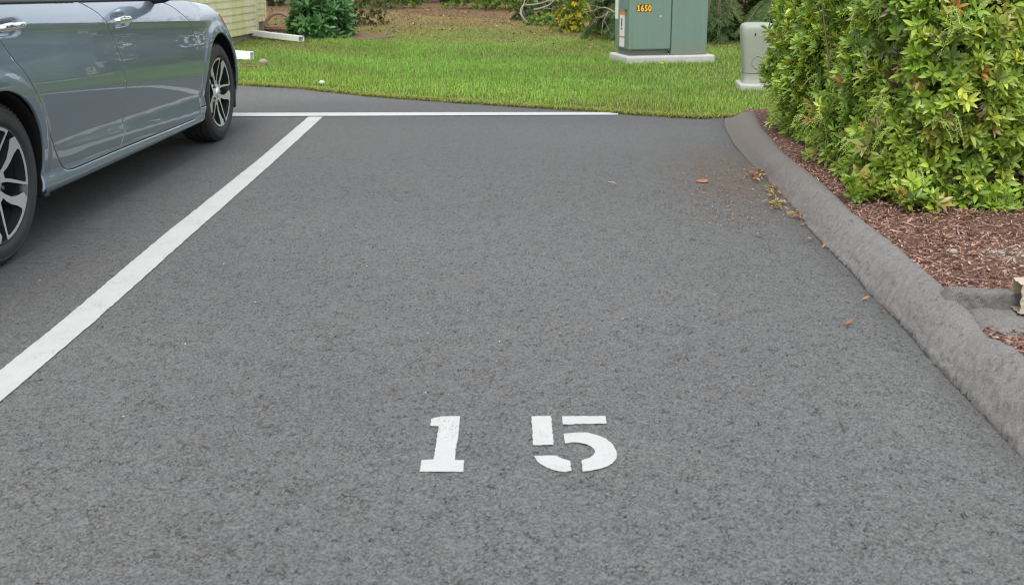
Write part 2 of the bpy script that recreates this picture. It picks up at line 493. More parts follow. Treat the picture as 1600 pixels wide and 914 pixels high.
def asphalt_relief(x, y):
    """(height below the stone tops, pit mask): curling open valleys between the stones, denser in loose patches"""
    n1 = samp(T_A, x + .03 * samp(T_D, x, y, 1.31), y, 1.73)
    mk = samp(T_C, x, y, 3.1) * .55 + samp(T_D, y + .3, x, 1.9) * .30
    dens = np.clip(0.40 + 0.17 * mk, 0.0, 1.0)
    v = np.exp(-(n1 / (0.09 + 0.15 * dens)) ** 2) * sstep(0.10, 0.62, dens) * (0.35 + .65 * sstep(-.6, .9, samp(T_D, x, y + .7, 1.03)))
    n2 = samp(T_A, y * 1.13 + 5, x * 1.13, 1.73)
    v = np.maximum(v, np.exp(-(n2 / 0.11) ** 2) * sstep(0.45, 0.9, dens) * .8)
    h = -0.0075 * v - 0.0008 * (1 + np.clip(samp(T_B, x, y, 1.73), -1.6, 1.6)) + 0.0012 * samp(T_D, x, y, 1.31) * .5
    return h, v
ys_ = [1.30]
while ys_[-1] < 6.8: ys_.append(ys_[-1] + 0.0040 * max(1.0, (ys_[-1] / 1.7)) ** 1.25)
LY = np.concatenate([[-22, -12, -6, -2, 0.4, 1.0], ys_])
U_X = np.concatenate([np.array([-28, -18, -12, -8, -6, -5, -4.2, -3.6, -3.1, -2.7, -2.4, -2.15, -1.95]), np.arange(-1.80, 1.2001, 0.0047)])
uu = (U_X + 1.8) / 3.0
rowsX, rowsY = [], []
for y in list(LY) + [6.8 + k for k in np.linspace(0.03, 1.0, 26)]:
    if y <= LY[-1]:
        x = np.where(uu > 0, -1.8 + uu * (jx(y) + 0.02 + 1.8), U_X); yy = np.full(len(x), y)
    else:
        k = y - 6.8; x = np.where(uu > 0, -1.8 + uu * (1.75 + 1.8), U_X); ye = yedge(x) + 0.12
        xe = np.where(uu > 0, -1.8 + uu * (jx(6.8) + .02 + 1.8), U_X)
        x = xe * (1 - k) + x * k; yy = LY[-1] + (ye - LY[-1]) * k
    rowsX.append(x); rowsY.append(yy)
GX_, GY_ = np.array(rowsX), np.array(rowsY)
hh_, vv_ = asphalt_relief(GX_, GY_)
fade = sstep(-1.95, -1.80, GX_) * sstep(1.0, 1.35, GY_) * (1 - sstep(5.2, 7.0, GY_))
kd_ = np.interp(GY_, JY, JX) - GX_
groove = np.exp(-((kd_ - 0.008) / 0.009) ** 2) * sstep(3.9, 2.6, GY_ + .35 * np.sin(GY_ * 9)) * (GY_ > 1)
GZ_ = hh_ * fade - 0.016 * groove
w_, h_ = GX_.shape[1], GX_.shape[0]
idx = np.arange(w_ * h_).reshape(h_, w_)
Fq = np.stack([idx[:-1, :-1], idx[:-1, 1:], idx[1:, 1:], idx[1:, :-1]], -1).reshape(-1, 4)
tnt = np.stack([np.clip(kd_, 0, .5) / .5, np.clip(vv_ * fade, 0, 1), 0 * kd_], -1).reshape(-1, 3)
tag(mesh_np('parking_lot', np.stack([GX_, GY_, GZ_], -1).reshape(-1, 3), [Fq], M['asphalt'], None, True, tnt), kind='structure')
# the rest of the lot (behind the camera, to the right)
mb = MB(); mb.grid([[(1.45 + i * 14.0, -22 + j * 11.0, -0.006) for i in range(3)] for j in range(3)])
tag(mb.build('parking_lot', M['asphalt']), kind='structure')

# lawn with a soft raised edge
def hash_noise(x, y, s):
    x, y = np.asarray(x) * s, np.asarray(y) * s
    return (np.sin(x * 1.7 + 1.3 * np.sin(y * 1.1)) + np.sin(y * 2.3 + 1.7 * np.sin(x * 0.9 + 2)) + np.sin((x + y) * 3.1 + 4.0 * np.sin(x * .37)) * 0.6) / 2.6
def lawn_z(x, y):
    v = np.asarray(y) - yedge(x)
    return 0.004 + 0.022 * sstep(0, 0.6, v) + 0.02 * sstep(0.5, 4, v) * hash_noise(x, y, 0.8)
vs = np.concatenate([[0, 0.02, 0.06, 0.12, 0.2, 0.3, 0.4], np.arange(0.6, 6, 0.25), np.arange(6, 40, 1.5)])
gx = np.linspace(-24, 30, 271)
P = []
P.append([(x, float(yedge(x)) + 0.022 * math.sin(x * 5.3 + 1.5 * math.sin(x * 2.1)) + 0.012 * math.sin(x * 31) - .02, -0.03) for x in gx])
for v in vs:
    P.append([(x, float(yedge(x)) + (0.022 * math.sin(x * 5.3 + 1.5 * math.sin(x * 2.1)) + 0.012 * math.sin(x * 31) + 0.010 * math.sin(x * 77 + 2) if v < 0.1 else 0) + v, float(lawn_z(x, yedge(x) + v))) for x in gx])
mb = MB(); mb.grid(P)
tag(mb.build('lawn', M['lawn'], smooth=True), kind='structure')

# mulch bed
def bed_z(x, y):
    d = np.asarray(x) - np.interp(y, JY, JX)
    return 0.055 + 0.035 * sstep(0.15, 0.8, d) + 0.008 * hash_noise(x, y, 5.0)
P = []
for y in np.concatenate([np.arange(-3, 2, 0.5), np.arange(2, 7.5, 0.06)]):
    x0 = jx(y) + 0.14
    P.append([(x0 + (5.2 - x0) * (k / 60) ** 1.6, y, float(bed_z(x0 + (5.2 - x0) * (k / 60) ** 1.6, y))) for k in range(61)])
mb = MB(); mb.grid(P)
tag(mb.build('mulch_bed', M['mulch'], smooth=True), kind='structure')

# ------------------------------------------------------------------ kerb: rolled asphalt berm with a drain spur
KP = [(-0.012, -0.03), (0.0, 0.002), (0.012, 0.016), (0.03, 0.038), (0.052, 0.060), (0.078, 0.079), (0.105, 0.092), (0.130, 0.098), (0.152, 0.097), (0.172, 0.088), (0.188, 0.068), (0.20, 0.03), (0.205, -0.03)]
def kerb_grid(P, amp, closed=False):
    """displace a dense grid along its normals by the asphalt relief"""
    P = np.array(P, float); du = np.gradient(P, axis=0); dv = np.gradient(P, axis=1)
    N = nrm_(np.cross(du, dv)); N *= np.sign(N[..., 2:3] + 1e-9)
    arc_ = np.concatenate([np.zeros((P.shape[0], 1)), np.cumsum(np.linalg.norm(np.diff(P, axis=1), axis=2), 1)], 1)
    along = np.concatenate([np.zeros((1, P.shape[1])), np.cumsum(np.linalg.norm(np.diff(P, axis=0), axis=2), 0)], 0)
    n1 = samp(T_A, along * 1.0 + 3, arc_ * 1.0 + 7, 1.30); mk = samp(T_C, along, arc_ + 2, 2.0) * .5 + samp(T_D, along, arc_, 1.4) * .4
    dens = np.clip(.32 + .32 * mk, 0, 1); v = np.exp(-(n1 / (.10 + .16 * dens)) ** 2) * sstep(.12, .8, dens)
    a = amp if np.isscalar(amp) else np.asarray(amp)[:, None]
    h = (-0.0036 * v + 0.0012 * samp(T_B, along, arc_, 1.73) + 0.0011 * samp(T_D, along + 1, arc_, 1.6) + .0012 * samp(T_C, along, arc_, 2.4)) * a
    return P + N * h[..., None], v * a
def nrm_(v): return v / (np.linalg.norm(v, axis=-1, keepdims=True) + 1e-9)
def kerb():
    prof_ = np.array(KP); L_ = np.concatenate([[0], np.cumsum(np.linalg.norm(np.diff(prof_, axis=0), axis=1))])
    sm_ = np.array(smooth_open(KP, 6)); Ls = np.concatenate([[0], np.cumsum(np.linalg.norm(np.diff(sm_, axis=0), axis=1))])
    q = np.linspace(0, Ls[-1], 58); OO, ZZ = np.interp(q, Ls, sm_[:, 0]), np.interp(q, Ls, sm_[:, 1])
    ys = np.concatenate([np.arange(-5.8, 1.6, 0.1), np.arange(1.6, 5.0, 0.0055), np.arange(5.0, 7.38, 0.011)])
    P, amp = [], []
    for y in ys:
        x = jx(y); d = (jx(y + .05) - jx(y - .05)) / 0.1
        nx_, ny_ = 1 / math.hypot(1, d), -d / math.hypot(1, d)
        end = max(float(sstep(7.38, 7.05, y)), 0.03)
        wob = 0.006 * math.sin(y * 2.1) + 0.004 * math.sin(y * 5.3 + 1)
        dip = 1 - 0.34 * math.exp(-((y - 2.79) / 0.10) ** 2)         # lowered where the drain runs out
        oo = OO * (0.92 + 0.3 * max(0, (y - 5.4) / 2)) + wob * np.clip(OO / .05, .1, 1)
        zz = np.where(ZZ > 0, ZZ * dip * end ** .5, ZZ)
        P.append(np.stack([x + nx_ * oo, y + ny_ * oo, zz], -1)); amp.append(1.0 - .72 * float(sstep(4.6, 5.6, y)))
    P.append(P[-1] + np.array([0, .03, -.05])); amp.append(.2)
    A, va = kerb_grid(P, amp)
    SPR = smooth_open([(-0.050, 0.03), (-0.047, 0.075), (-0.043, 0.112), (-0.036, 0.124), (-0.018, 0.128), (0.000, 0.126), (0.014, 0.116), (0.022, 0.08), (0.025, 0.02)], 6)
    P = []
    for x in np.arange(1.345, 2.6, 0.0055):
        t = float(sstep(1.345, 1.405, x)); yc = 3.045 - 0.10 * (x - 1.36)
        P.append([(x, yc + o_ * (1.25 - .25 * t) + .004 * math.sin(x * 11), z_ * (0.50 + .50 * t)) for o_, z_ in SPR])
    B, vb = kerb_grid(P, 1.0)
    P = []
    for x in np.arange(1.37, 2.6, 0.007):
        yc = 2.995 - 0.10 * (x - 1.36)
        P.append([(x, yc - 0.22 * k / 30, 0.074 - .05 * float(sstep(1.47, 1.37, x)) + 0.014 * (k / 30 - .4) ** 2 - (0.035 * float(sstep(26, 30, k)))) for k in range(31)])
    Cc, vc = kerb_grid(P, 1.0)
    V, Q, T_, b = [], [], [], 0
    for G, v in ((A, va), (B, vb), (Cc, vc)):
        h_, w_ = G.shape[:2]; i_ = np.arange(h_ * w_).reshape(h_, w_) + b
        Q.append(np.stack([i_[:-1, :-1], i_[:-1, 1:], i_[1:, 1:], i_[1:, :-1]], -1).reshape(-1, 4)); V.append(G.reshape(-1, 3)); T_.append(np.stack([v * 0, np.clip(v, 0, 1), v * 0 + (0.22 if G is B else 0.06 if G is Cc else 0.0)], -1).reshape(-1, 3)); b += h_ * w_
    o = mesh_np('kerb', np.concatenate(V), [np.concatenate(Q)], M['kerb'], None, True, np.concatenate(T_))
    tag(o, 'rounded asphalt kerb beside the mulch bed with a spur to the drain', 'kerb')
kerb()

# ------------------------------------------------------------------ painted lines and digits
def flat_poly(name, polys, mat, z=0.004, jit=0.0015, step=0.012, parent=None):
    """ragged-edged flat paint: outline resampled and jittered a little"""
    m = MB(); rr = random.Random(len(polys) * 7 + int(abs(polys[0][0][0]) * 1000))
    for poly in polys:
        pts = []
        n = len(poly)
        for i in range(n):
            a_, b_ = Vector(poly[i][:2]), Vector(poly[(i + 1) % n][:2])
            k = max(1, int((b_ - a_).length / step))
            for j in range(k):
                p = a_.lerp(b_, j / k)
                if j: p += Vector((rr.gauss(0, jit), rr.gauss(0, jit)))
                pts.append((p.x, p.y))
        res = delaunay_2d_cdt([Vector(p) for p in pts], [(i, (i + 1) % len(pts)) for i in range(len(pts))], [list(range(len(pts)))], 1, 1e-5)
        m.add([(v.x, v.y, z) for v in res[0]], [tuple(f) for f in res[2]])
    o = m.build(name, mat, parent)
    return o

ln = [at(482.0, 183.2), at(504.5, 183.2), at(420.8, 259.9), at(151.3, 500), at(0, 628.6)]
e1, e2 = at(151.3, 500), at(0, 628.6)
ext2 = e2 + (e2 - e1).normalized() * 3.2
l1, l2 = at(99.2, 500), at(0, 579.6)
ext1 = l2 + (l2 - l1).normalized() * 3.1
poly = [at(504.5, 183.2), at(420.8, 259.9), at(293, 373), e1, e2, ext2, ext1, l2, l1, at(248, 374), at(400, 253), at(482.0, 183.2)]
tag(flat_poly('painted_line', [[(p.x, p.y) for p in poly]], M['paint'], 0.0025, 0.0012, 0.02),
    'long white stripe running from bottom left to the far stripe beside the car', 'painted line')
a1, a2, b1, b2 = at(400, 177.6), at(400, 183.0), at(968, 176.6), at(965, 180.6)
ul = (a1 - b1); ll = (a2 - b2)
poly = [b2, at(700, 181.6), a2, a2 + ll * 1.0, a1 + ul * 1.0, a1, at(700, 176.7), b1]
tag(flat_poly('painted_line', [[(p.x, p.y) for p in poly]], M['paint'], 0.0050, 0.0012, 0.02),
    'white stripe across the far end of the stall, near the grass', 'painted line')

def crop(pts, x0, y0, sc): return [at(x0 + x / sc, y0 + y / sc) for x, y in pts]
one = crop([(278, 125), (330, 112), (410, 95), (656, 90), (645, 220), (628, 380), (610, 460), (588, 660), (709, 664), (697, 814), (128, 812), (156, 660), (312, 652), (350, 430), (378, 222), (268, 218)], 640, 640, 8.31)
tag(flat_poly('painted_digit', [[(p.x, p.y) for p in one]], M['paint'], 0.0022, 0.0006, 0.008),
    'white stencilled 1 painted on the asphalt', 'painted digit', 'painted stall number')
s5 = 8.31
f5 = [[(127, 93), (383, 90), (398, 270), (415, 463), (150, 466)],
      [(525, 93), (1088, 90), (1102, 188), (534, 198)],
      [(549, 318), (700, 305), (850, 303), (980, 335), (1100, 385), (1180, 455), (1225, 530), (1240, 590), (1228, 650), (1185, 700), (1110, 745), (1010, 778), (900, 800), (792, 810), (780, 665), (880, 635), (930, 595), (955, 550), (940, 520), (900, 485), (840, 455), (740, 435), (680, 430), (565, 446)],
      [(158, 604), (452, 604), (520, 640), (628, 672), (648, 800), (560, 818), (450, 802), (340, 765), (250, 715), (190, 660)]]
tag(flat_poly('painted_digit', [[(p.x, p.y) for p in crop(q, 815, 640, s5)] for q in f5], M['paint'], 0.0022, 0.0006, 0.008),
    'white stencilled 5 with gaps painted on the asphalt', 'painted digit', 'painted stall number')
M['orange_paint'] = plain('orange_marking_paint', (0.34, 0.14, 0.07), 0.8, 0.35, 90)
op = [at(1098 + 11 * math.cos(t) * random.uniform(.6, 1.1), 284 + 3.2 * math.sin(t) * random.uniform(.5, 1.2)) for t in np.linspace(0, 6.0, 18)]
tag(flat_poly('paint_mark', [[(p.x, p.y) for p in op]], M['orange_paint'], 0.004, 0.006, 0.01),
    'small faded orange paint mark on the asphalt near the kerb', 'paint mark')

# ------------------------------------------------------------------ parked car
# car space: x = s (forward), y = lateral (right side positive = towards the stall is -y in world, handled by matrix), z up
CAR_O, CAR_YAW = Vector((-1.9392, 3.6017, 0)), R(0.9366)
U_ = Vector((math.sin(CAR_YAW), math.cos(CAR_YAW), 0)); N_ = Vector((math.cos(CAR_YAW), -math.sin(CAR_YAW), 0))
HALF = 0.895
car = empty('parked_car', CAR_O - N_ * HALF)
tag(car, 'blue grey four door sedan parked left of the white stripe', 'car')
CM = Matrix(((U_.x, N_.x, 0, 0), (U_.y, N_.y, 0, 0), (U_.z, N_.z, 1, 0), (0, 0, 0, 1)))   # rotation only; parts sit in the empty's space
def C3(s, y, z): return CM @ Vector((s, y, z))
S_R, S_F, R_T, HUB = 0.075, 2.840, 0.318, 0.313

def paint_mat():
    a = NT('car_paint')
    fl = a.voro(2500, 'F1', 'Color')
    sp = a.n('ShaderNodeSeparateColor'); a.t.links.new(fl, sp.inputs[0])
    c = a.mix(sp.outputs[0], (0.158, 0.208, 0.250), (0.180, 0.236, 0.282))
    return a.fin(c, 0.36, None, 0.5, Metallic=0.55, Coat_Weight=1.0, Coat_Roughness=0.015, Coat_IOR=1.6)
M['car'] = paint_mat()
M['chrome'] = plain('chrome', (0.80, 0.80, 0.80), 0.07, 0.02, Metallic=1.0)
M['machined'] = plain('machined_alloy', (0.78, 0.79, 0.80), 0.42, 0.05, Metallic=1.0)
M['gunmetal'] = plain('dark_alloy_paint', (0.030, 0.032, 0.036), 0.25, 0.1, Coat_Weight=0.6)
M['tyre'] = plain('tyre_rubber', (0.030, 0.029, 0.028), 0.75, 0.25, 12, 0.25, 160)
M['disc'] = plain('brake_disc', (0.16, 0.10, 0.06), 0.5, 0.3, 14, Metallic=0.6)
M['carglass'] = plain('tinted_car_glass', (0.012, 0.016, 0.014), 0.03, 0.05, spec=0.7)
M['amber'] = plain('amber_lens', (0.55, 0.13, 0.02), 0.15, 0.1)
M['lamp'] = plain('clear_lamp_lens', (0.55, 0.58, 0.60), 0.08, 0.1, Coat_Weight=1.0)
M['redlens'] = plain('red_lens', (0.35, 0.02, 0.015), 0.12, 0.1)

def zB(s): return np.interp(s, [-1.2, -0.4, 0.2, 2.0, 2.4, 2.7, 3.0, 3.25, 3.5, 3.9, 4.6], [0.985, 1.0, 0.988, 0.936, 0.922, 0.903, 0.868, 0.822, 0.775, 0.72, 0.70])
def zC(s): return np.minimum(0.922 - 0.051 * s, zB(s) - 0.055)
def zS(s): return 0.394 - 0.052 * s
ZB0 = 0.185
# lateral profile table from normal elevation angles
TS = np.linspace(-1.4, 4.8, 125); TZ = np.arange(0.10, 1.06, 0.002)
def theta(s, z):
    c, b, sc = zC(s), zB(s), zS(s)
    q = np.where(z > c, 1 + (z - c) / (b - c), np.where(z > sc, (z - sc) / (c - sc), (z - sc) / (sc - 0.19)))
    qx = [-1.3, -1.0, -0.93, -0.85, -0.72, -0.60, -0.55, -0.50, -0.30, -0.02, 0.0, 0.03, 0.13, 0.25, 0.36, 0.46, 0.56, 0.68, 0.80, 0.89, 0.955, 0.992, 1.004, 1.2, 1.6, 1.85, 2.0, 2.2]
    qy = [-55, -50, -32, -6, 12, 26, 10, -10, -9, -8, -8, -8, -8.5, -8.5, -7, -2.5, 3, 8, 10, 5, -5, -8, 24, 26, 31, 36, 44, 60]
    th = np.interp(q, qx, qy)
    qs = np.clip(0.034 + 0.066 * (s - 0.7), 0.0, 0.135)                 # scoop that widens forward
    flip = (1 - sstep(qs - 0.012, qs + 0.012, q)) * sstep(-0.012, 0.004, q) * sstep(0.45, 0.8, s) * (1 - sstep(2.45, 2.65, s))
    th = th - 5.0 * np.exp(-((q - qs - 0.022) / 0.016) ** 2) * sstep(0.45, 0.8, s) * (1 - sstep(2.45, 2.65, s))
    th = th * (1 - flip) + 14 * flip
    sm = np.interp(z, [0.15, 0.22, 0.34, 0.5, 0.65, 0.78], [-40, -14, -7, -2, 7, 16])
    sm = np.where(z > 0.78, 16 + 40 * sstep(0.0, 1.0, (z - 0.78) / np.maximum(b - 0.78, 0.02)), sm)
    k = sstep(2.42, 2.80, s)
    return th * (1 - k) + sm * k
TT = np.zeros((len(TS), len(TZ)))
for i_, s_ in enumerate(TS):
    tn = np.tan(np.radians(np.clip(theta(np.full_like(TZ, s_), TZ), -65, 65)))
    y_ = -np.concatenate([[0], np.cumsum((tn[1:] + tn[:-1]) / 2 * 0.002)])
    TT[i_] = y_ - np.interp(0.60, TZ, y_) + 0.028
def prof(s, z):
    fs = np.clip((s - TS[0]) / (TS[1] - TS[0]), 0, len(TS) - 1.001); fz = np.clip((z - TZ[0]) / 0.002, 0, len(TZ) - 1.001)
    i, j = fs.astype(int), fz.astype(int); a, b = fs - i, fz - j
    return TT[i, j] * (1 - a) * (1 - b) + TT[i + 1, j] * a * (1 - b) + TT[i, j + 1] * (1 - a) * b + TT[i + 1, j + 1] * a * b
# plan curve, by arc length beyond the straight flank
def _plan(pts, t0):
    p = np.array(pts, float); out_ = []
    for i in range(len(p) - 1):
        p0, p1, p2, p3 = p[max(i - 1, 0)], p[i], p[i + 1], p[min(i + 2, len(p) - 1)]
        for t in np.linspace(0, 1, 24, endpoint=False):
            out_.append(0.5 * (2 * p1 + (p2 - p0) * t + (2 * p0 - 5 * p1 + 4 * p2 - p3) * t * t + (-p0 + 3 * p1 - 3 * p2 + p3) * t ** 3))
    out_.append(p[-1]); out_ = np.array(out_)
    L = np.concatenate([[0], np.cumsum(np.linalg.norm(np.diff(out_, axis=0), axis=1))])
    return t0 + L, out_
PF_T, PF = _plan([(2.70, 0), (2.95, -0.002), (3.15, -0.012), (3.35, -0.048), (3.52, -0.115), (3.65, -0.22), (3.73, -0.38), (3.765, -0.60), (3.775, -0.895)], 2.70)
PR_T, PR = _plan([(0.55, 0), (0.90, -0.012), (1.10, -0.06), (1.22, -0.17), (1.27, -0.40), (1.285, -0.895)], 0.55)
T_F, T_R = PF_T[-1], -PR_T[-1]
def car_map(t, z):
    t, z = np.asarray(t, float), np.asarray(z, float)
    s = np.where(t > 2.7, np.interp(t, PF_T, PF[:, 0]), np.where(t < -0.55, -np.interp(-t, PR_T, PR[:, 0]), t))
    yo = np.where(t > 2.7, np.interp(t, PF_T, PF[:, 1]), np.where(t < -0.55, np.interp(-t, PR_T, PR[:, 1]), 0))
    rake = -0.30 * np.clip((z - 0.30) / 0.5, 0, 1.4) ** 2 * sstep(2.8, 3.5, t)
    pr = prof(np.clip(t, -1.3, 4.7), z)
    k = sstep(3.1, 3.6, np.abs(t))
    # wheel arch flares
    for c_, r_ in ((S_R, 0.357), (S_F, 0.385)):
        rr_ = np.hypot(t - c_, z - HUB)
        pr = pr + 0.007 * sstep(r_ + 0.085, r_ + 0.04, rr_) * sstep(0.20, 0.34, z)
    # cups behind the door handles
    for c_ in ((0.245, 0.896), (1.325, 0.862)):
        pr = pr - 0.016 * np.exp(-(((t - c_[0]) / 0.085) ** 4 + ((z - c_[1]) / 0.026) ** 4))
    # normal direction of the plan curve for the bulge
    y = HALF + yo + pr * (1 - k) + pr * 0.5 * k * np.clip((HALF + yo) / HALF, 0, 1)
    ds = pr * k * 0.6
    s = s + rake + np.where(t > 0, ds, -ds)
    return np.stack([s, y, z], -1)
def car_nrm(t, z):
    e = 0.0012
    a = car_map(t + e, z) - car_map(t - e, z); b = car_map(t, z + e) - car_map(t, z - e)
    n = np.cross(b, a) * -1.0
    n /= np.linalg.norm(n, axis=-1, keepdims=True) + 1e-9
    return np.where(n[..., 1:2] < -0.2, -n, n)

def densify(poly, step=0.01):
    o = []
    for i in range(len(poly)):
        a_, b_ = np.array(poly[i]), np.array(poly[(i + 1) % len(poly)])
        k = max(1, int(np.linalg.norm(b_ - a_) / step))
        for j in range(k): o.append(a_ + (b_ - a_) * j / k)
    return np.array(o)
def inside(poly, pts):
    x, y = pts[:, 0], pts[:, 1]; c = np.zeros(len(pts), bool); n = len(poly)
    for i in range(n):
        x1, y1 = poly[i]; x2, y2 = poly[(i + 1) % n]
        if y1 == y2: continue
        c ^= ((y1 > y) != (y2 > y)) & (x < (x2 - x1) * (y - y1) / (y2 - y1) + x1)
    return c
def pdist(poly, pts):
    d = np.full(len(pts), 1e9)
    for i in range(len(poly)):
        a_, b_ = poly[i], poly[(i + 1) % len(poly)]; ab = b_ - a_
        t = np.clip(((pts - a_) @ ab) / max(ab @ ab, 1e-12), 0, 1)
        d = np.minimum(d, np.linalg.norm(pts - (a_ + t[:, None] * ab), axis=1))
    return d
def panel(name, poly, mat, step=0.02, gap=0.0022, depth=0.014, off=0.0, mirror=False, parent=None, dens=0.01):
    P0 = densify(poly, dens); n = len(P0)
    area = 0.5 * np.sum(P0[:, 0] * np.roll(P0[:, 1], -1) - np.roll(P0[:, 0], -1) * P0[:, 1])
    if area < 0: P0 = P0[::-1]
    tg = np.roll(P0, -1, 0) - np.roll(P0, 1, 0); tg /= np.linalg.norm(tg, axis=1, keepdims=True) + 1e-9
    inn = np.stack([-tg[:, 1], tg[:, 0]], 1)
    B = P0 + inn * gap
    ring = P0 + inn * (gap + 0.0045)
    lo, hi = P0.min(0), P0.max(0)
    cand = []
    for t in np.arange(lo[0] - step, hi[0] + step, step):
        c, s_, b = float(zC(t)), float(zS(t)), float(zB(t))
        zz = np.concatenate([np.linspace(0.17, s_ - 0.002, max(2, int((s_ - 0.17) / 0.014))), np.linspace(s_ + 0.002, c - 0.002, 40), np.linspace(c + 0.002, b, 9), np.arange(b + 0.012, b + 0.06, 0.012)])
        cand.append(np.stack([np.full(len(zz), t) + (0.0004 * np.sin(zz * 900)), zz], 1))
    cand = np.concatenate(cand)
    cand = cand[inside(B, cand)]
    cand = cand[pdist(B, cand) > 0.0085]
    ring = ring[inside(B, ring)]; ring = ring[pdist(B, ring) > 0.003]
    pts = np.concatenate([B, ring, cand])
    res = delaunay_2d_cdt([Vector(p) for p in pts], [(i, (i + 1) % n) for i in range(n)], [list(range(n))], 1, 1e-6)
    V = np.array([tuple(v) for v in res[0]]); Fc = np.array([f for f in res[2] if len(f) == 3])
    orig = res[3]
    bmap = {}
    for vi, ol in enumerate(orig):
        for k in ol:
            if k < n: bmap[k] = vi
    nv = car_nrm(V[:, 0], V[:, 1]); pv = car_map(V[:, 0], V[:, 1]) + nv * off
    # boundary normals lean outwards, flange goes inwards
    bi = np.array([bmap.get(k, -1) for k in range(n)])
    ok = bi >= 0
    e = 0.001
    outd = car_map(B[:, 0] - inn[:, 0] * e, B[:, 1] - inn[:, 1] * e) - car_map(B[:, 0], B[:, 1])
    outd /= np.linalg.norm(outd, axis=1, keepdims=True) + 1e-9
    nb = car_nrm(B[:, 0], B[:, 1])
    base = len(pv)
    fl = car_map(B[:, 0], B[:, 1]) + nb * (off - depth) + outd * 0.0005
    vv = np.concatenate([pv, fl]); nn = np.concatenate([nv, outd])
    for k in range(n):
        if ok[k]:
            q = nb[k] + outd[k] * 0.9; nn[bi[k]] = q / np.linalg.norm(q)
    quads = []
    for k in range(n):
        k2 = (k + 1) % n
        if ok[k] and ok[k2] and bi[k] != bi[k2]: quads.append((bi[k2], bi[k], base + k, base + k2))
    tri = Fc.copy(); qd = np.array(quads)
    # orientation
    fn = np.cross(vv[tri[:, 1]] - vv[tri[:, 0]], vv[tri[:, 2]] - vv[tri[:, 0]])
    flip = (fn * nn[tri[:, 0]]).sum(1) < 0
    tri[flip] = tri[flip][:, ::-1]
    fq = np.cross(vv[qd[:, 1]] - vv[qd[:, 0]], vv[qd[:, 2]] - vv[qd[:, 0]])
    fb = (fq * nn[qd[:, 2]]).sum(1) < 0
    qd[fb] = qd[fb][:, ::-1]
    if mirror:
        vv = vv * [1, -1, 1]; nn = nn * [1, -1, 1]; tri = tri[:, ::-1]; qd = qd[:, ::-1]
    rot = np.array([[CM[i][j] for j in range(3)] for i in range(3)])
    vv = vv @ rot.T; nn = nn @ rot.T
    # CM is a reflection (forward, right, up): flip the winding back
    tri = tri[:, ::-1]; qd = qd[:, ::-1]
    return mesh_np(name, vv, [tri, qd], mat, parent or car, True, normals=nn)

rear_seam = smooth_open([(0.10, 0.995), (0.16, 0.87), (0.235, 0.775), (0.318, 0.690), (0.422, 0.537), (0.500, 0.425), (0.560, 0.335), (0.605, 0.284), (0.645, 0.259), (0.70, 0.2515)])
mid_seam = smooth_open([(0.955, 0.978), (1.03, 0.945), (1.118, 0.893), (1.192, 0.793), (1.245, 0.675), (1.263, 0.55), (1.258, 0.47), (1.243, 0.361), (1.246, 0.33), (1.225, 0.285), (1.205, 0.2475)])
front_seam = smooth_open([(1.93, 0.9375), (2.06, 0.915), (2.158, 0.884), (2.285, 0.805), (2.345, 0.735), (2.402, 0.645), (2.421, 0.560), (2.405, 0.435), (2.375, 0.335), (2.360, 0.285), (2.325, 0.245), (2.25, 0.2315)])
def arc(c, r, a0, a1, n=40): return [(c + r * math.cos(a), HUB + r * math.sin(a)) for a in np.linspace(R(a0), R(a1), n)]
def belt(s0, s1, n=20, d=0.0): return [(s, float(zB(s)) + d) for s in np.linspace(s0, s1, n)]
AR, AF = 0.357, 0.385
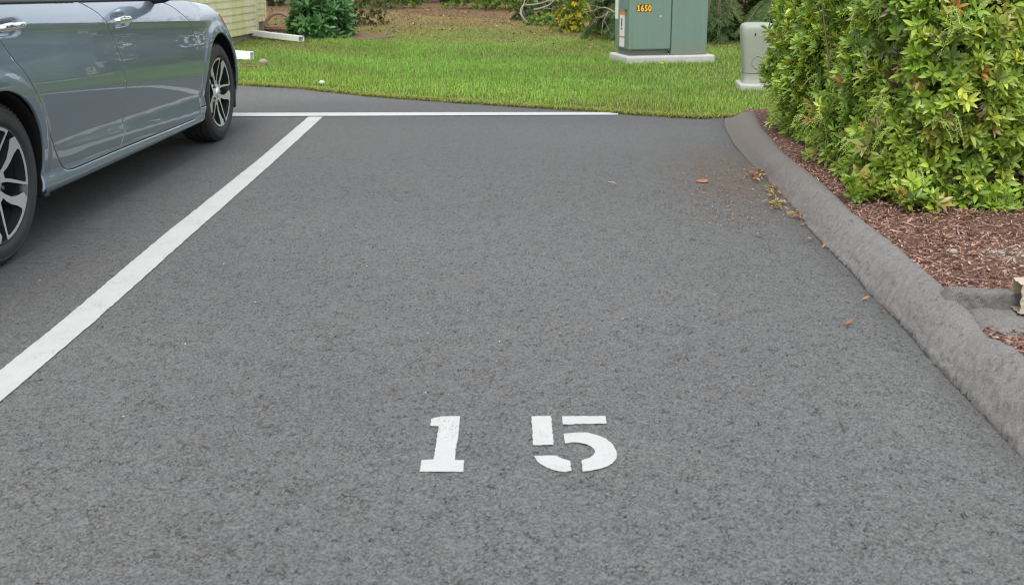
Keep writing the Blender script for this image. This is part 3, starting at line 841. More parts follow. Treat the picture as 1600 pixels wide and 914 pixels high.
for mir in (False, True):
    cp = 'car_door'
    # rear door
    door = panel(cp, rear_seam + mid_seam[::-1] + belt(0.955, 0.10, 30)[1:-1], M['car'], mirror=mir)
    door['label'] = 'rear door with chrome handle'
    door2 = panel(cp, mid_seam + front_seam[::-1] + belt(1.93, 0.955, 30)[1:-1], M['car'], mirror=mir)
    door2['label'] = 'front door with chrome handle'
    # uniside: quarter and sill
    ra = arc(S_R, AR, -18, 190, 60)
    quarter = ([(p[0], p[1]) for p in rear_seam] + [(1.205, 0.2475), (2.25, 0.2315)] + [(2.325, 0.245), (2.360, 0.283)] + [(2.452, 0.283), (2.437, 0.24), (2.425, 0.212)]
               + [(2.38, 0.198), (1.5, 0.188), (0.5, 0.188), (0.447, 0.196), (0.43, 0.215)] + ra
               + [(-0.30, 0.23), (-0.34, 0.215), (-0.50, 0.215), (-0.62, 0.21)] + [(-0.62, 0.5), (-0.70, 0.80), (-0.74, float(zB(-0.74)))] + belt(-0.70, 0.10, 24)[:-1])
    panel('rear_quarter', quarter, M['car'], mirror=mir)
    panel('rear_bumper', [(-0.62, 0.21), (-1.0, 0.20), (T_R, 0.20), (T_R, 0.70), (-1.0, 0.70), (-0.68, 0.72), (-0.62, 0.5)], M['car'], step=0.03, mirror=mir)
    panel('tail_lamp', [(-0.68, 0.72), (-1.0, 0.70), (-1.35, 0.70), (-1.35, 0.90), (-1.0, 0.96), (-0.74, 0.985), (-0.70, 0.80)], M['redlens'], step=0.03, mirror=mir)
    panel('trunk_lid', [(-1.35, 0.70), (T_R, 0.70), (T_R, 0.99), (-1.35, 0.98), (-0.95, 0.99), (-1.0, 0.96), (-1.35, 0.90)], M['car'], step=0.03, mirror=mir)
    # front fender: seam, arch, bumper split
    fa = arc(S_F, AF, 184, 22, 60)
    fend = (front_seam[:-4] + [(2.360, 0.285), (2.452, 0.285)] + fa + [(3.215, 0.475), (3.19, 0.60), (3.13, 0.685), (3.00, 0.812)]
            + [(3.12, 0.842)] + belt(3.12, 1.93, 40)[1:-1])
    panel('front_fender', fend, M['car'], mirror=mir)
    bump_ = [(3.197, 0.455)] + arc(S_F, AF, 20, -22, 16) + [(3.205, 0.165), (3.25, 0.155), (3.6, 0.17), (T_F, 0.17), (T_F, 0.63), (4.0, 0.62), (3.55, 0.60), (3.32, 0.625), (3.19, 0.60), (3.215, 0.475)]
    panel('front_bumper', bump_, M['car'], mirror=mir)
    panel('headlight', [(3.00, 0.812), (3.13, 0.685), (3.19, 0.60), (3.32, 0.625), (3.55, 0.60), (3.86, 0.64), (3.82, 0.70), (3.5, 0.765), (3.25, 0.815), (3.12, 0.842)], M['lamp'], mirror=mir)
    panel('side_marker', [(3.012, 0.812), (3.07, 0.755), (3.12, 0.72), (3.135, 0.74), (3.10, 0.80), (3.09, 0.826)], M['amber'], off=0.003, step=0.01, mirror=mir, dens=0.005)
    # grille fills the nose centre
    panel('grille', [(3.86, 0.64), (T_F, 0.63), (T_F, 0.70), (3.82, 0.70)], M['black'], step=0.03, mirror=mir)

# hood, roof, glass
def edge(t, z=None):
    z = float(zB(t)) if z is None else z
    return car_map(np.array([t]), np.array([z]))[0]
m = MB(); P = []
for t in np.concatenate([np.linspace(1.95, 3.3, 36), np.linspace(3.34, T_F, 30)]):
    e = edge(t); sc = min(e[0], 3.44); row = []
    f = float(sstep(3.9, 2.9, e[0]))
    for v in np.linspace(0, 1, 16):
        b = 0.085 * f * (1 - (1 - v) ** 2.6)
        row.append(C3(e[0] + (sc - e[0]) * v, e[1] * (1 - v), e[2] - 0.001 + b + 0.06 * v * (3.3 - sc) * 0.35))
    P.append(row)
m.grid(P)
P = [[Vector((CM @ Vector(((CM.inverted() @ p).x, -(CM.inverted() @ p).y, p.z)))) for p in row] for row in P]
m.grid(P)
m.build('hood', M['car'], car, smooth=True)
# greenhouse sections
RS = [(-0.55, 1.00, 0.70), (-0.10, 1.22, 0.62), (0.35, 1.37, 0.575), (0.8, 1.435, 0.565), (1.3, 1.44, 0.565), (1.62, 1.385, 0.58), (1.95, 1.19, 0.66), (2.25, 0.965, 0.78)]
def gh(s):
    z = np.interp(s, [r[0] for r in RS], [r[1] for r in RS]); y = np.interp(s, [r[0] for r in RS], [r[2] for r in RS]); return float(y), float(z)
m = MB(); P = []
for s in np.linspace(0.30, 1.62, 20):
    y, z = gh(s); P.append([C3(s, y * v, z + 0.03 * (1 - v * v)) for v in np.linspace(-1, 1, 17)])
m.grid(P); m.build('roof', M['car'], car, smooth=True)
for nm, s0, s1 in (('windshield', 1.62, 2.25), ('rear_window', -0.55, 0.30)):
    m = MB(); P = []
    for s in np.linspace(s0, s1, 12):
        y, z = gh(s); P.append([C3(s + (0.10 * (1 - v * v) if nm == 'windshield' else -0.06 * (1 - v * v)), y * v, z + 0.028 * (1 - v * v)) for v in np.linspace(-1, 1, 15)])
    m.grid(P); m.build(nm, M['carglass'], car, smooth=True)
m = MB(); P = []
for s in np.linspace(-1.25, -0.5, 8):
    P.append([C3(s, 0.84 * v * (1 - 0.15 * (s < -1.0)), 0.99 + 0.03 * (1 - v * v)) for v in np.linspace(-1, 1, 11)])
m.grid(P); m.build('trunk_deck', M['car'], car, smooth=True)
for sg in (1, -1):
    for nm, s0, s1 in (('side_window', 0.02, 0.86), ('side_window', 0.95, 1.90)):
        m = MB(); P = []
        for s in np.linspace(s0, s1, 14):
            e = edge(s); y1, z1 = gh(min(max(s, 0.05), 1.62) if True else s)
            z1 = gh(s)[1]; y1 = gh(s)[0]
            P.append([C3(s, sg * ((e[1] - 0.012) * (1 - v) + y1 * v), (e[2] - 0.01) * (1 - v) + (z1 - 0.02) * v) for v in np.linspace(0, 1, 6)])
        m.grid(P); m.build(nm, M['carglass'], car, smooth=True)
    for s0, s1 in ((0.84, 0.97), (-0.45, 0.04), (1.88, 2.2)):     # pillars
        m = MB(); P = []
        for s in np.linspace(s0, s1, 6):
            e = edge(s); y1, z1 = gh(s)
            P.append([C3(s, sg * ((e[1] - 0.008) * (1 - v) + (y1 + 0.004) * v), (e[2] - 0.01) * (1 - v) + z1 * v) for v in np.linspace(0, 1, 6)])
        m.grid(P); m.build('window_pillar', M['black'], car, smooth=True)
    m = MB()                                                      # black belt strip with a chrome bead
    for yo, z0, z1, key in ((0.001, 0.0, 0.012, 'belt_strip'),):
        P = []
        for s in np.linspace(0.02, 1.90, 60):
            e = edge(s)
            P.append([C3(s, sg * (e[1] + o_), e[2] + z_) for o_, z_ in ((-0.02, -0.006), (0.002, -0.001), (0.003, 0.004), (-0.004, 0.012), (-0.02, 0.014))])
        m.grid(P)
    m.build('belt_strip', M['black'], car, smooth=True)
    # mirror: housing on a short arm
    mr = MB()
    P = []
    for a in np.linspace(0, 2 * math.pi, 25):
        row = []
        for b in np.linspace(-math.pi / 2, math.pi / 2, 13):
            cs = math.copysign(abs(math.cos(b)) ** 0.6, 1); sx = math.copysign(abs(math.cos(a)) ** 0.7, math.cos(a)); sy = math.copysign(abs(math.sin(a)) ** 0.7, math.sin(a))
            row.append(C3(1.93 + 0.065 * cs * sx, sg * (1.03 + 0.115 * cs * sy), 1.035 + 0.072 * math.sin(b)))
        P.append(row)
    mr.grid(P)
    mir_o = mr.build('side_mirror', M['car'], car, smooth=True)
    ar = MB(); ar.tube([C3(1.90, sg * 0.83, 0.945), C3(1.91, sg * 0.90, 0.950), C3(1.92, sg * 0.98, 0.985)], [0.03, 0.026, 0.028], 10)
    ar.build('mirror_arm', M['black'], mir_o, smooth=True)
    # chrome handles
    for hs, hz in ((0.245, 0.900), (1.325, 0.866)):
        h = MB(); P = []
        for u in np.linspace(-1, 1, 25):
            e = car_map(np.array([hs + 0.108 * u]), np.array([hz]))[0]
            lift = 0.026 * (1 - abs(u) ** 3) + 0.002
            th_ = 0.0155 * (1 - 0.45 * abs(u) ** 4) * (1.12 if u < 0 else 0.95)
            row = []
            for a in np.linspace(0, 2 * math.pi, 15):
                row.append(C3(hs + 0.108 * u, sg * (e[1] + (0.012 if abs(u) < .8 else 0.006) + lift * 0.75 + 0.009 * math.cos(a)), hz + 0.002 * u + th_ * math.sin(a)))
            P.append(row)
        h.grid(P)
        for c_ in (0, -1): h.add(P[c_], [tuple(range(len(P[c_])))])
        ho = h.build('handle', M['chrome'], car, smooth=True)

# inner shell and floor as black boxes added to block light; wheel wells
m = MB()
for s0, s1, y, z0, z1 in ((0.46, 2.42, 0.80, 0.20, 0.86), (-1.15, -0.32, 0.78, 0.28, 0.86), (3.26, 3.60, 0.66, 0.22, 0.60), (-0.33, 0.47, 0.55, 0.24, 0.90), (2.41, 3.27, 0.58, 0.24, 0.84)):
    pts = [C3(s, yy, z) for s in (s0, s1) for yy in (-y, y) for z in (z0, z1)]
    m.add(pts, [(0, 1, 3, 2), (4, 6, 7, 5), (0, 4, 5, 1), (2, 3, 7, 6), (0, 2, 6, 4), (1, 5, 7, 3)])
m.build('underbody_block', M['liner'], car)
for sc_, r_ in ((S_R, AR), (S_F, AF)):
    for sg in (1, -1):
        m = MB(); P = []
        for a in np.linspace(R(-38), R(218), 48):
            row = []
            for k, yy in enumerate((0.0, -0.025, -0.05, -0.16, -0.33)):
                t_, z_ = sc_ + (r_ + (0.0 if k < 2 else 0.012)) * math.cos(a), HUB + (r_ + (0.0 if k < 2 else 0.012)) * math.sin(a)
                e = car_map(np.array([t_]), np.array([max(z_, 0.17)]))[0]
                row.append(C3(t_, sg * (min(e[1], HALF + 0.02) - 0.008 + yy), max(z_, 0.13)))
            P.append(row)
        m.grid(P); m.build('wheel_well', M['liner'], car, smooth=True)
# small flaps at the arch ends
for s0, s1, z0, z1, y0, y1 in ((0.405, 0.447, 0.186, 0.205, 0.74, 0.90), (3.196, 3.232, 0.165, 0.44, 0.60, 0.875)):
    for sg in (1, -1):
        m = MB()
        pts = [C3(s, sg * yy, z) for s in (s0, s1) for yy in (y0, y1) for z in (z0, z1)]
        m.add(pts, [(0, 1, 3, 2), (4, 6, 7, 5), (0, 4, 5, 1), (2, 3, 7, 6), (0, 2, 6, 4), (1, 5, 7, 3)])
        m.build('splash_guard', M['black'], car, bevel=0.006)

# wheels (local: axis = +Y outwards, disc in XZ)
def make_wheel():
    wh = empty('wheel')
    t = MB()
    tp = [(0.222, -0.205), (0.232, -0.212), (0.262, -0.222), (0.292, -0.214), (0.309, -0.196), (0.315, -0.180)]
    for g in (-0.150, -0.112, -0.074):
        tp += [(0.3175, g - 0.006), (0.3100, g - 0.004), (0.3100, g + 0.004), (0.3175, g + 0.006)]
    tp += [(0.315, -0.040), (0.3105, -0.027), (0.303, -0.014), (0.292, -0.004), (0.284, 0.0005), (0.281, -0.001), (0.262, 0.0035), (0.246, 0.0030), (0.240, 0.0010), (0.232, -0.008), (0.226, -0.016), (0.222, -0.020)]
    t.lathe(tp, 96)
    # shoulder tread blocks
    for k in range(72):
        th = 2 * math.pi * k / 72
        c_ = Vector((0.3110 * math.cos(th), -0.029, 0.3110 * math.sin(th)))
        t.box(c_, (0.0050, 0.020, 0.016), Matrix.Rotation(-th, 3, 'Y'))
    t.build('tyre', M['tyre'], wh, smooth=True, auto=35)
    r = MB()
    r.lathe([(0.230, -0.012), (0.2275, -0.006), (0.223, -0.006), (0.219, -0.013), (0.214, -0.040), (0.205, -0.085), (0.198, -0.13), (0.198, -0.20), (0.222, -0.205)], 96)
    r.build('rim', M['gunmetal'], wh, smooth=True, auto=40)
    def pol(r_, a_): return (r_ * math.cos(R(a_)), r_ * math.sin(R(a_)))
    def ring_pts(r_, a0, a1, n): return [pol(r_, a) for a in np.linspace(a0, a1, n)]
    for k in range(5):
        A = 90 + 72 * k
        # looped spoke: thin limb, band along the rim, broad limb back to the hub
        outl = [pol(0.042, A + 30), pol(0.060, A + 21), pol(0.090, A + 21.5), pol(0.150, A + 27), pol(0.2215, A + 30)] + ring_pts(0.2215, A + 27, A - 27, 14) + [pol(0.2215, A - 29), pol(0.198, A - 34), pol(0.165, A - 28), pol(0.130, A - 21.5), pol(0.090, A - 19), pol(0.060, A - 21), pol(0.042, A - 30)]
        inner = [pol(0.084, A + 11), pol(0.120, A + 18), pol(0.150, A + 22), pol(0.205, A + 26.5)] + ring_pts(0.2095, A + 25, A - 12, 10) + [pol(0.203, A - 15), pol(0.175, A - 14.5), pol(0.140, A - 10), pol(0.110, A - 7), pol(0.084, A - 6)]
        s = MB()
        def yo(r_): return -0.030 + 0.024 * min(1, (r_ / 0.22)) ** 1.5
        def P3(p, d=0.0): return (p[0], yo(math.hypot(*p)) + d, p[1])
        pts = [Vector(p) for p in densify(outl, 0.006)]; no = len(pts)
        ip = [Vector(p) for p in densify(inner, 0.006)]; ni = len(ip)
        res = delaunay_2d_cdt(pts + ip, [(i, (i + 1) % no) for i in range(no)] + [(no + i, no + (i + 1) % ni) for i in range(ni)], [], 2, 1e-6)
        vs_ = [tuple(v) for v in res[0]]; ipn = np.array([tuple(q) for q in ip]); opn = np.array([tuple(q) for q in pts])
        fs_ = []
        for f in res[2]:
            c_ = np.mean([vs_[i] for i in f], axis=0)[None]
            if inside(opn, c_)[0] and not inside(ipn, c_)[0]: fs_.append(tuple(f))
        s.add([P3(v) for v in vs_], fs_)
        sp_o = s.build('spoke', M['machined'], wh)
        sp_o.data.materials.append(M['gunmetal'])
        d = MB()
        d.add([P3(p, -0.0006) for p in opn] + [(p[0] * 0.985, yo(math.hypot(*p)) - 0.040, p[1] * 0.985) for p in opn], [(i, (i + 1) % no, no + (i + 1) % no, no + i) for i in range(no)])
        d.add([P3(p, -0.0006) for p in ipn] + [(p[0] * .99, yo(math.hypot(*p)) - 0.040, p[1] * .99) for p in ipn], [(i, (i + 1) % ni, ni + (i + 1) % ni, ni + i) for i in range(ni)])
        d.build('spoke_side', M['gunmetal'], wh)
        nu = MB(); q = pol(0.062, A + 36 + 4)
        nu.lathe([(0.0, -0.018), (0.006, -0.018), (0.0095, -0.022), (0.010, -0.040)], 10, Matrix.Translation((q[0], 0, q[1])))
        nu.build('lug_nut', M['gunmetal'], wh, smooth=True, auto=40)
    h = MB(); h.lathe([(0.0, -0.012), (0.026, -0.0125), (0.031, -0.016), (0.034, -0.022)], 32)
    h.lathe([(0.034, -0.022), (0.060, -0.027), (0.078, -0.036), (0.080, -0.06)], 32)
    h.build('hub_cap', M['machined'], wh, smooth=True, auto=40)
    g = MB()                                                      # upright emblem strokes on the cap
    for cx_, cz_, dx_, dz_, ro in ((-0.0085, 0, 0.0042, 0.027, 6), (0.0085, 0, 0.0042, 0.027, -6), (0, 0.0, 0.014, 0.0040, 0)):
        g.box((cx_, -0.0113, cz_), (dx_, 0.003, dz_), Matrix.Rotation(R(ro), 3, 'Y'))
    g.build('wheel_emblem', M['chrome'], wh, bevel=0.0008)
    bd = MB(); bd.lathe([(0.055, -0.085), (0.070, -0.10), (0.135, -0.10), (0.135, -0.118), (0.05, -0.118)], 40)
    bd.build('brake_disc', M['disc'], wh, smooth=True, auto=40)
    return wh
wh0 = make_wheel()
first = True
for sg in (1, -1):
    for sw in (S_R, S_F):
        wq = wh0 if first else copy_tree(wh0)
        spin = 0.0 if sw == S_R else 0.30
        loc = C3(sw, sg * HALF, R_T - 0.003)
        yaw = -CAR_YAW
        # local Y outward -> world N (right) or -N
        Mx = Matrix.Translation(loc) @ Matrix.Rotation(yaw + (R(-90) if sg > 0 else R(90)), 4, 'Z') @ Matrix.Rotation(spin, 4, 'Y')
        wq.parent = car
        wq.matrix_parent_inverse = Matrix.Identity(4)
        wq.matrix_basis = Mx
        first = False

# ------------------------------------------------------------------ foliage toolkit
def nrmz(v): return v / (np.linalg.norm(v, axis=-1, keepdims=True) + 1e-9)
def leaves(P, D, N, L, W, curl=0.15, fold=0.25, wid=(0.12, 1.0, 0.78)):
    """lance-shaped folded leaves: (verts, tris, quads), 8 verts each"""
    n = len(P); D = nrmz(D); S = nrmz(np.cross(D, N)); N = np.cross(S, D)
    L = np.broadcast_to(L, n)[:, None]; W = np.broadcast_to(W, n)[:, None]; curl = np.broadcast_to(curl, n)[:, None]
    def st(t): return P + D * L * t - N * curl * L * t * t
    def sd(t, w_): c_ = st(t); h_ = N * fold * W * w_ * 0.5; return c_ - S * W * 0.5 * w_ + h_, c_, c_ + S * W * 0.5 * w_ + h_
    l1, c1, r1 = sd(0.40, wid[1]); l2, c2, r2 = sd(0.72, wid[2])
    V = np.stack([st(0.0), l1, c1, r1, l2, c2, r2, st(1.0)], 1).reshape(-1, 3)
    b = (np.arange(n) * 8)[:, None]
    T = np.concatenate([b + np.array(f) for f in ((0, 2, 1), (0, 3, 2), (4, 5, 7), (5, 6, 7))])
    Q = np.concatenate([b + np.array(f) for f in ((1, 2, 5, 4), (2, 3, 6, 5))])
    return V, T, Q
def rnd_unit(n, rng): return nrmz(rng.normal(size=(n, 3)))
def rosettes(C, A, k, L, W, rng, tint, tjit=0.18, elev=(35, 80), curl=0.2, fold=0.3):
    """k leaves whorled round every axis A at C; tint (n,3) per rosette"""
    n = len(C); A = nrmz(A)
    h = np.where(np.abs(A[:, 2:3]) < 0.9, [[0, 0, 1.0]], [[1.0, 0, 0]])
    X = nrmz(np.cross(A, h)); Y = np.cross(A, X)
    ph = (np.arange(k) * 2.39996)[None] + rng.uniform(0, 6.28, (n, 1)) + rng.normal(0, .25, (n, k))
    el = np.radians(rng.uniform(elev[0], elev[1], (n, k)) * (0.55 + 0.45 * (np.arange(k) + 1)[None] / k))
    D = (X[:, None] * np.cos(ph)[..., None] + Y[:, None] * np.sin(ph)[..., None]) * np.sin(el)[..., None] + A[:, None] * np.cos(el)[..., None]
    Nn = A[:, None] - D * (D * A[:, None]).sum(-1, keepdims=True) + rng.normal(0, .12, (n, k, 3))
    sz = rng.uniform(0.7, 1.12, (n, k)) * rng.uniform(0.8, 1.15, (n, 1))
    P = np.broadcast_to(C[:, None], D.shape) + D * 0.006 - A[:, None] * (np.arange(k)[None, :, None] * 0.0022)
    V, T, Q = leaves(P.reshape(-1, 3), D.reshape(-1, 3), Nn.reshape(-1, 3), (L * sz).ravel(), (W * sz).ravel(), rng.uniform(0, curl * 2, n * k), fold)
    t = tint[:, None] * (1 + rng.normal(0, tjit, (n, k, 1))) * np.array([1, 1, 1])
    t = np.clip(t + rng.normal(0, .006, (n, k, 3)), 0.004, 0.9)
    return V, T, Q, np.repeat(t.reshape(-1, 3), 8, 0)
def join(parts):
    V, T, Q, C = [], [], [], []; b = 0
    for v, t, q, c in parts:
        V.append(v); T.append(t + b); Q.append(q + b); C.append(c); b += len(v)
    return np.concatenate(V), np.concatenate(T), np.concatenate(Q), np.concatenate(C)
def pick(rng, n, cols, p): return np.array(cols)[rng.choice(len(cols), n, p=np.array(p) / sum(p))]

def lump(P, s, seed):
    """cheap 3-d lumpiness in [-1,1]"""
    r = np.random.default_rng(seed); out_ = np.zeros(len(P))
    for k in range(5):
        d = rnd_unit(1, r)[0] * s * r.uniform(.7, 1.9); out_ += np.sin(P @ d + r.uniform(0, 6.28))
    return out_ / 2.6

def shrub(name, c, rad, n, k, L, W, cols, p, label, group=None, seed=1, elev=(35, 80), up=0.45, mat='leafmatt', stems=7, lumpy=0.16, curl=0.2, base=0.0, cat='shrub', tjit=0.18, shell=(0.55, 1.0)):
    rng = np.random.default_rng(seed); rad = np.array(rad)
    root = empty(name, (c[0], c[1], c[2]))
    tag(root, label, cat, group)
    u = rnd_unit(n, rng); u[:, 2] = np.abs(u[:, 2]) * 1.0 - base * rng.random(n); u = nrmz(u)
    r = rng.uniform(shell[0], shell[1], n) ** 0.7
    r = r * (1 + lumpy * lump(u, 4.0, seed + 3) + 0.07 * lump(u, 9, seed + 9))
    P = u * rad * r[:, None]; P[:, 2] = np.maximum(P[:, 2] + rad[2] * 0.06, 0.03)
    A = nrmz(u / rad * rad.mean() + np.array([0, 0, up]) + rng.normal(0, .35, (n, 3)))
    V, T, Q, t = rosettes(P, A, k, L, W, rng, pick(rng, n, cols, p), tjit, elev, curl)
    mesh_np('foliage', V, [T, Q], M[mat], root, True, t)
    m = MB()
    for i in range(stems):
        q = P[rng.integers(n)]; b = np.array([rng.normal(0, .06), rng.normal(0, .06), -0.02])
        mid = b * .4 + q * .5 + rng.normal(0, .05, 3) * rad.mean(); mid[2] = max(mid[2], .02)
        m.tube([b, b * .6 + mid * .4 + np.array([0, 0, .05]), mid, q], [0.018 * rad.mean() + .004, .012 * rad.mean() + .003, .008 * rad.mean() + .002, .003], 6)
    m.build('stems', M['bark'], root, smooth=True)
    return root

G_PIE = [(0.160, 0.270, 0.036), (0.245, 0.380, 0.048), (0.340, 0.465, 0.068), (0.500, 0.535, 0.075), (0.310, 0.255, 0.070), (0.50, 0.25, 0.06), (0.120, 0.170, 0.036)]
# ------------------------------------------------------------------ clipped hedge shrub by the kerb
def hedge():
    rng = np.random.default_rng(21)
    root = empty('pieris_shrub', (2.9, 5.9, 0.09))
    tag(root, 'large clipped evergreen shrub with glossy whorled leaves beside the kerb', 'shrub')
    O = np.array([2.9, 5.9, 0.09])
    x0, x1, y0, y1, H = 1.63, 4.3, 4.22, 6.75, 1.32
    def shell(n, face):
        if face == 'left':   # facing the stall
            P = np.stack([np.full(n, x0), rng.uniform(y0, y1, n), 0.09 + H * rng.uniform(0.0, 1, n) ** 1.15], 1); N = np.tile([-1.0, 0, 0.05], (n, 1))
        elif face == 'front':
            P = np.stack([rng.uniform(x0, x1, n), np.full(n, y0), 0.09 + H * rng.uniform(0.0, 1, n) ** 1.15], 1); N = np.tile([0, -1.0, 0.05], (n, 1))
        elif face == 'top':
            P = np.stack([rng.uniform(x0, x1, n), rng.uniform(y0, y1, n), np.full(n, 0.09 + H)], 1); N = np.tile([0, 0, 1.0], (n, 1))
        elif face == 'back':
            P = np.stack([rng.uniform(x0, x1, n), np.full(n, y1), 0.09 + H * rng.uniform(0.02, 1, n)], 1); N = np.tile([0, 1.0, 0], (n, 1))
        else:
            P = np.stack([np.full(n, x1), rng.uniform(y0, y1, n), 0.09 + H * rng.uniform(0.02, 1, n)], 1); N = np.tile([1.0, 0, 0], (n, 1))
        return P, N
    def warp(P, N, depth):
        # round the corners, belly out at mid height, tuck in at the ground, lumps
        P = P - N * depth[:, None]
        z = (P[:, 2] - 0.09) / H
        cx_, cy_ = (x0 + x1) / 2, (y0 + y1) / 2
        ax = np.clip((x0 + 0.38 - P[:, 0]) / 0.38, 0, 1); ay = np.clip((y0 + 0.38 - P[:, 1]) / 0.38, 0, 1); az = np.clip((P[:, 2] - (0.09 + H - 0.3)) / 0.3, 0, 1)
        rc = np.maximum(np.sqrt(ax ** 2 + ay ** 2 + az ** 2), 1e-6); mxx = np.maximum(np.maximum(ax, ay), az)
        k = 1 - mxx / rc
        P = P + np.stack([ax * .38 * k, ay * .38 * k, -az * .3 * k], 1)
        tuck = 0.03 * sstep(0.12, 0.0, z) + 0.27 * np.clip(z - .05, 0, 1) * (N[:, 0] < -.5)
        P = P - N * tuck[:, None] * (N[:, 2:3] < .5)
        P = P + N * (0.075 * lump(P, 5.5, 5) + 0.035 * lump(P, 14, 8))[:, None]
        # the left face drifts away from the kerb toward the far end
        P[:, 0] += 0.045 * (P[:, 1] - 4.8) * (P[:, 0] < x0 + .6)
        N2 = nrmz(N + np.stack([-ax, -ay, az], 1) * .7)
        return P, N2
    parts = []
    def layer(face, n, d0, d1, kk, up, cols, p, L, W, elev=(40, 88)):
        P, N = shell(n, face)
        P, N = warp(P, N, rng.uniform(d0, d1, n))
        gap = lump(P, 7.5, 33)
        keep = (gap > -0.42) | (rng.random(n) < 0.30)
        keep &= P[:, 2] > 0.075 + 0.02 * rng.random(n)
        P, N = P[keep], N[keep]; n = len(P)
        A = nrmz(N * 0.75 + np.array([0, 0, up]) + rng.normal(0, .33, (n, 3)))
        tin = pick(rng, n, cols, p)
        fresh = lump(P, 4.0, 55) > 0.45
        tin = np.where((fresh & (rng.random(n) < .5))[:, None], tin * 0.5 + np.array([[0.34, 0.44, 0.07]]) * .5, tin)
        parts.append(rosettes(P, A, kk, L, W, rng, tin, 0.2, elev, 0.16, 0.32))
    pr = [3, 4, 3.6, .75, .8, .10, .6]
    for f, n in (('front', 2700), ('left', 2900), ('top', 950)):
        layer(f, n, -0.03, 0.07, 10, 0.42, G_PIE, pr, 0.055, 0.0185)
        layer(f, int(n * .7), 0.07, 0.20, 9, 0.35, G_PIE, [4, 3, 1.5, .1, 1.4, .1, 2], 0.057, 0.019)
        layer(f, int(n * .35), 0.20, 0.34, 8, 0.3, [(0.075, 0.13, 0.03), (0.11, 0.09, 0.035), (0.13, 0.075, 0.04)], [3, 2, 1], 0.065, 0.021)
    for f, n in (('back', 500), ('right', 450)):
        layer(f, n, -0.02, 0.2, 9, 0.4, G_PIE, pr, 0.075, 0.025)
    # low clumps reaching over the mulch at the foot
    for px, py, r_, n in ((1348, 294, .10, 24), (1440, 310, .12, 26), (1500, 303, .11, 20), (1552, 312, .10, 18), (1612, 303, .11, 16)):
        c_ = at(px, py, 0.13)
        P = np.array(c_) + rnd_unit(n, rng) * r_ * rng.uniform(.3, 1, (n, 1)) * np.array([1, .8, .75]); P[:, 2] = np.maximum(P[:, 2], 0.10)
        A = nrmz(rnd_unit(n, rng) * .6 + np.array([-.1, -.35, .75]))
        parts.append(rosettes(P, A, 10, 0.060, 0.0200, rng, pick(rng, n, G_PIE, pr), 0.15, (45, 88), 0.15, 0.32))
    V, T, Q, C = join(parts)
    mesh_np('foliage', V - O, [T, Q], M['leaf'], root, True, C)
    # twigs
    m = MB()
    for i in range(230):
        f = ('front', 'left', 'top')[i % 3]
        P, N = shell(1, f); P, N = warp(P, N, np.array([rng.uniform(0.0, .15)])); q = P[0]
        if q[2] < .14: continue
        b = np.array([q[0] * .55 + 2.75 * .45, q[1] * .6 + 5.75 * .4, q[2] * .55]) if i % 5 else np.array([rng.uniform(1.95, 2.9), rng.uniform(4.95, 6.7), 0.06])
        mid = (b + q) / 2 + rng.normal(0, .05, 3)
        m.tube([b - O, mid - O, q - O], [0.008, 0.005, 0.002], 5, False)
    m.build('stems', M['bark'], root, smooth=True)
    # drooping flower-bud sprays
    m = MB(); octa = [Vector(v) for v in ((1, 0, 0), (-1, 0, 0), (0, 1, 0), (0, -1, 0), (0, 0, 1), (0, 0, -1))]
    of = [(0, 2, 4), (2, 1, 4), (1, 3, 4), (3, 0, 4), (2, 0, 5), (1, 2, 5), (3, 1, 5), (0, 3, 5)]
    for i in range(60):
        P, N = shell(1, 'front' if i % 3 else 'left'); P, N = warp(P, N, np.array([-0.05])); q = Vector(P[0]) + Vector(N[0]) * .015
        if q.z < .2: continue
        for b in range(rng.integers(3, 6)):
            d = (Vector(N[0]) * .5 + Vector(rng.normal(0, .5, 3))).normalized()
            ln_ = rng.uniform(.05, .10); pts = []
            for t in np.linspace(0, 1, 12):
                p = q + d * ln_ * t + Vector((0, 0, -1)) * ln_ * .8 * t * t
                pts.append(p - Vector(O))
            m.tube(pts[::3] + [pts[-1]], 0.0011, 3, False)
            for j, p in enumerate(pts[1:]):
                for sgn in (-1, 1):
                    o_ = p + Vector(rng.normal(0, .003, 3)) + Vector((sgn * .0035, 0, 0))
                    m.add([o_ + v * .0029 for v in octa], of)
    M['buds'] = plain('pale_flower_buds', (0.30, 0.40, 0.09), 0.5, 0.2, 20)
    m.build('flower_buds', M['buds'], root)
hedge()

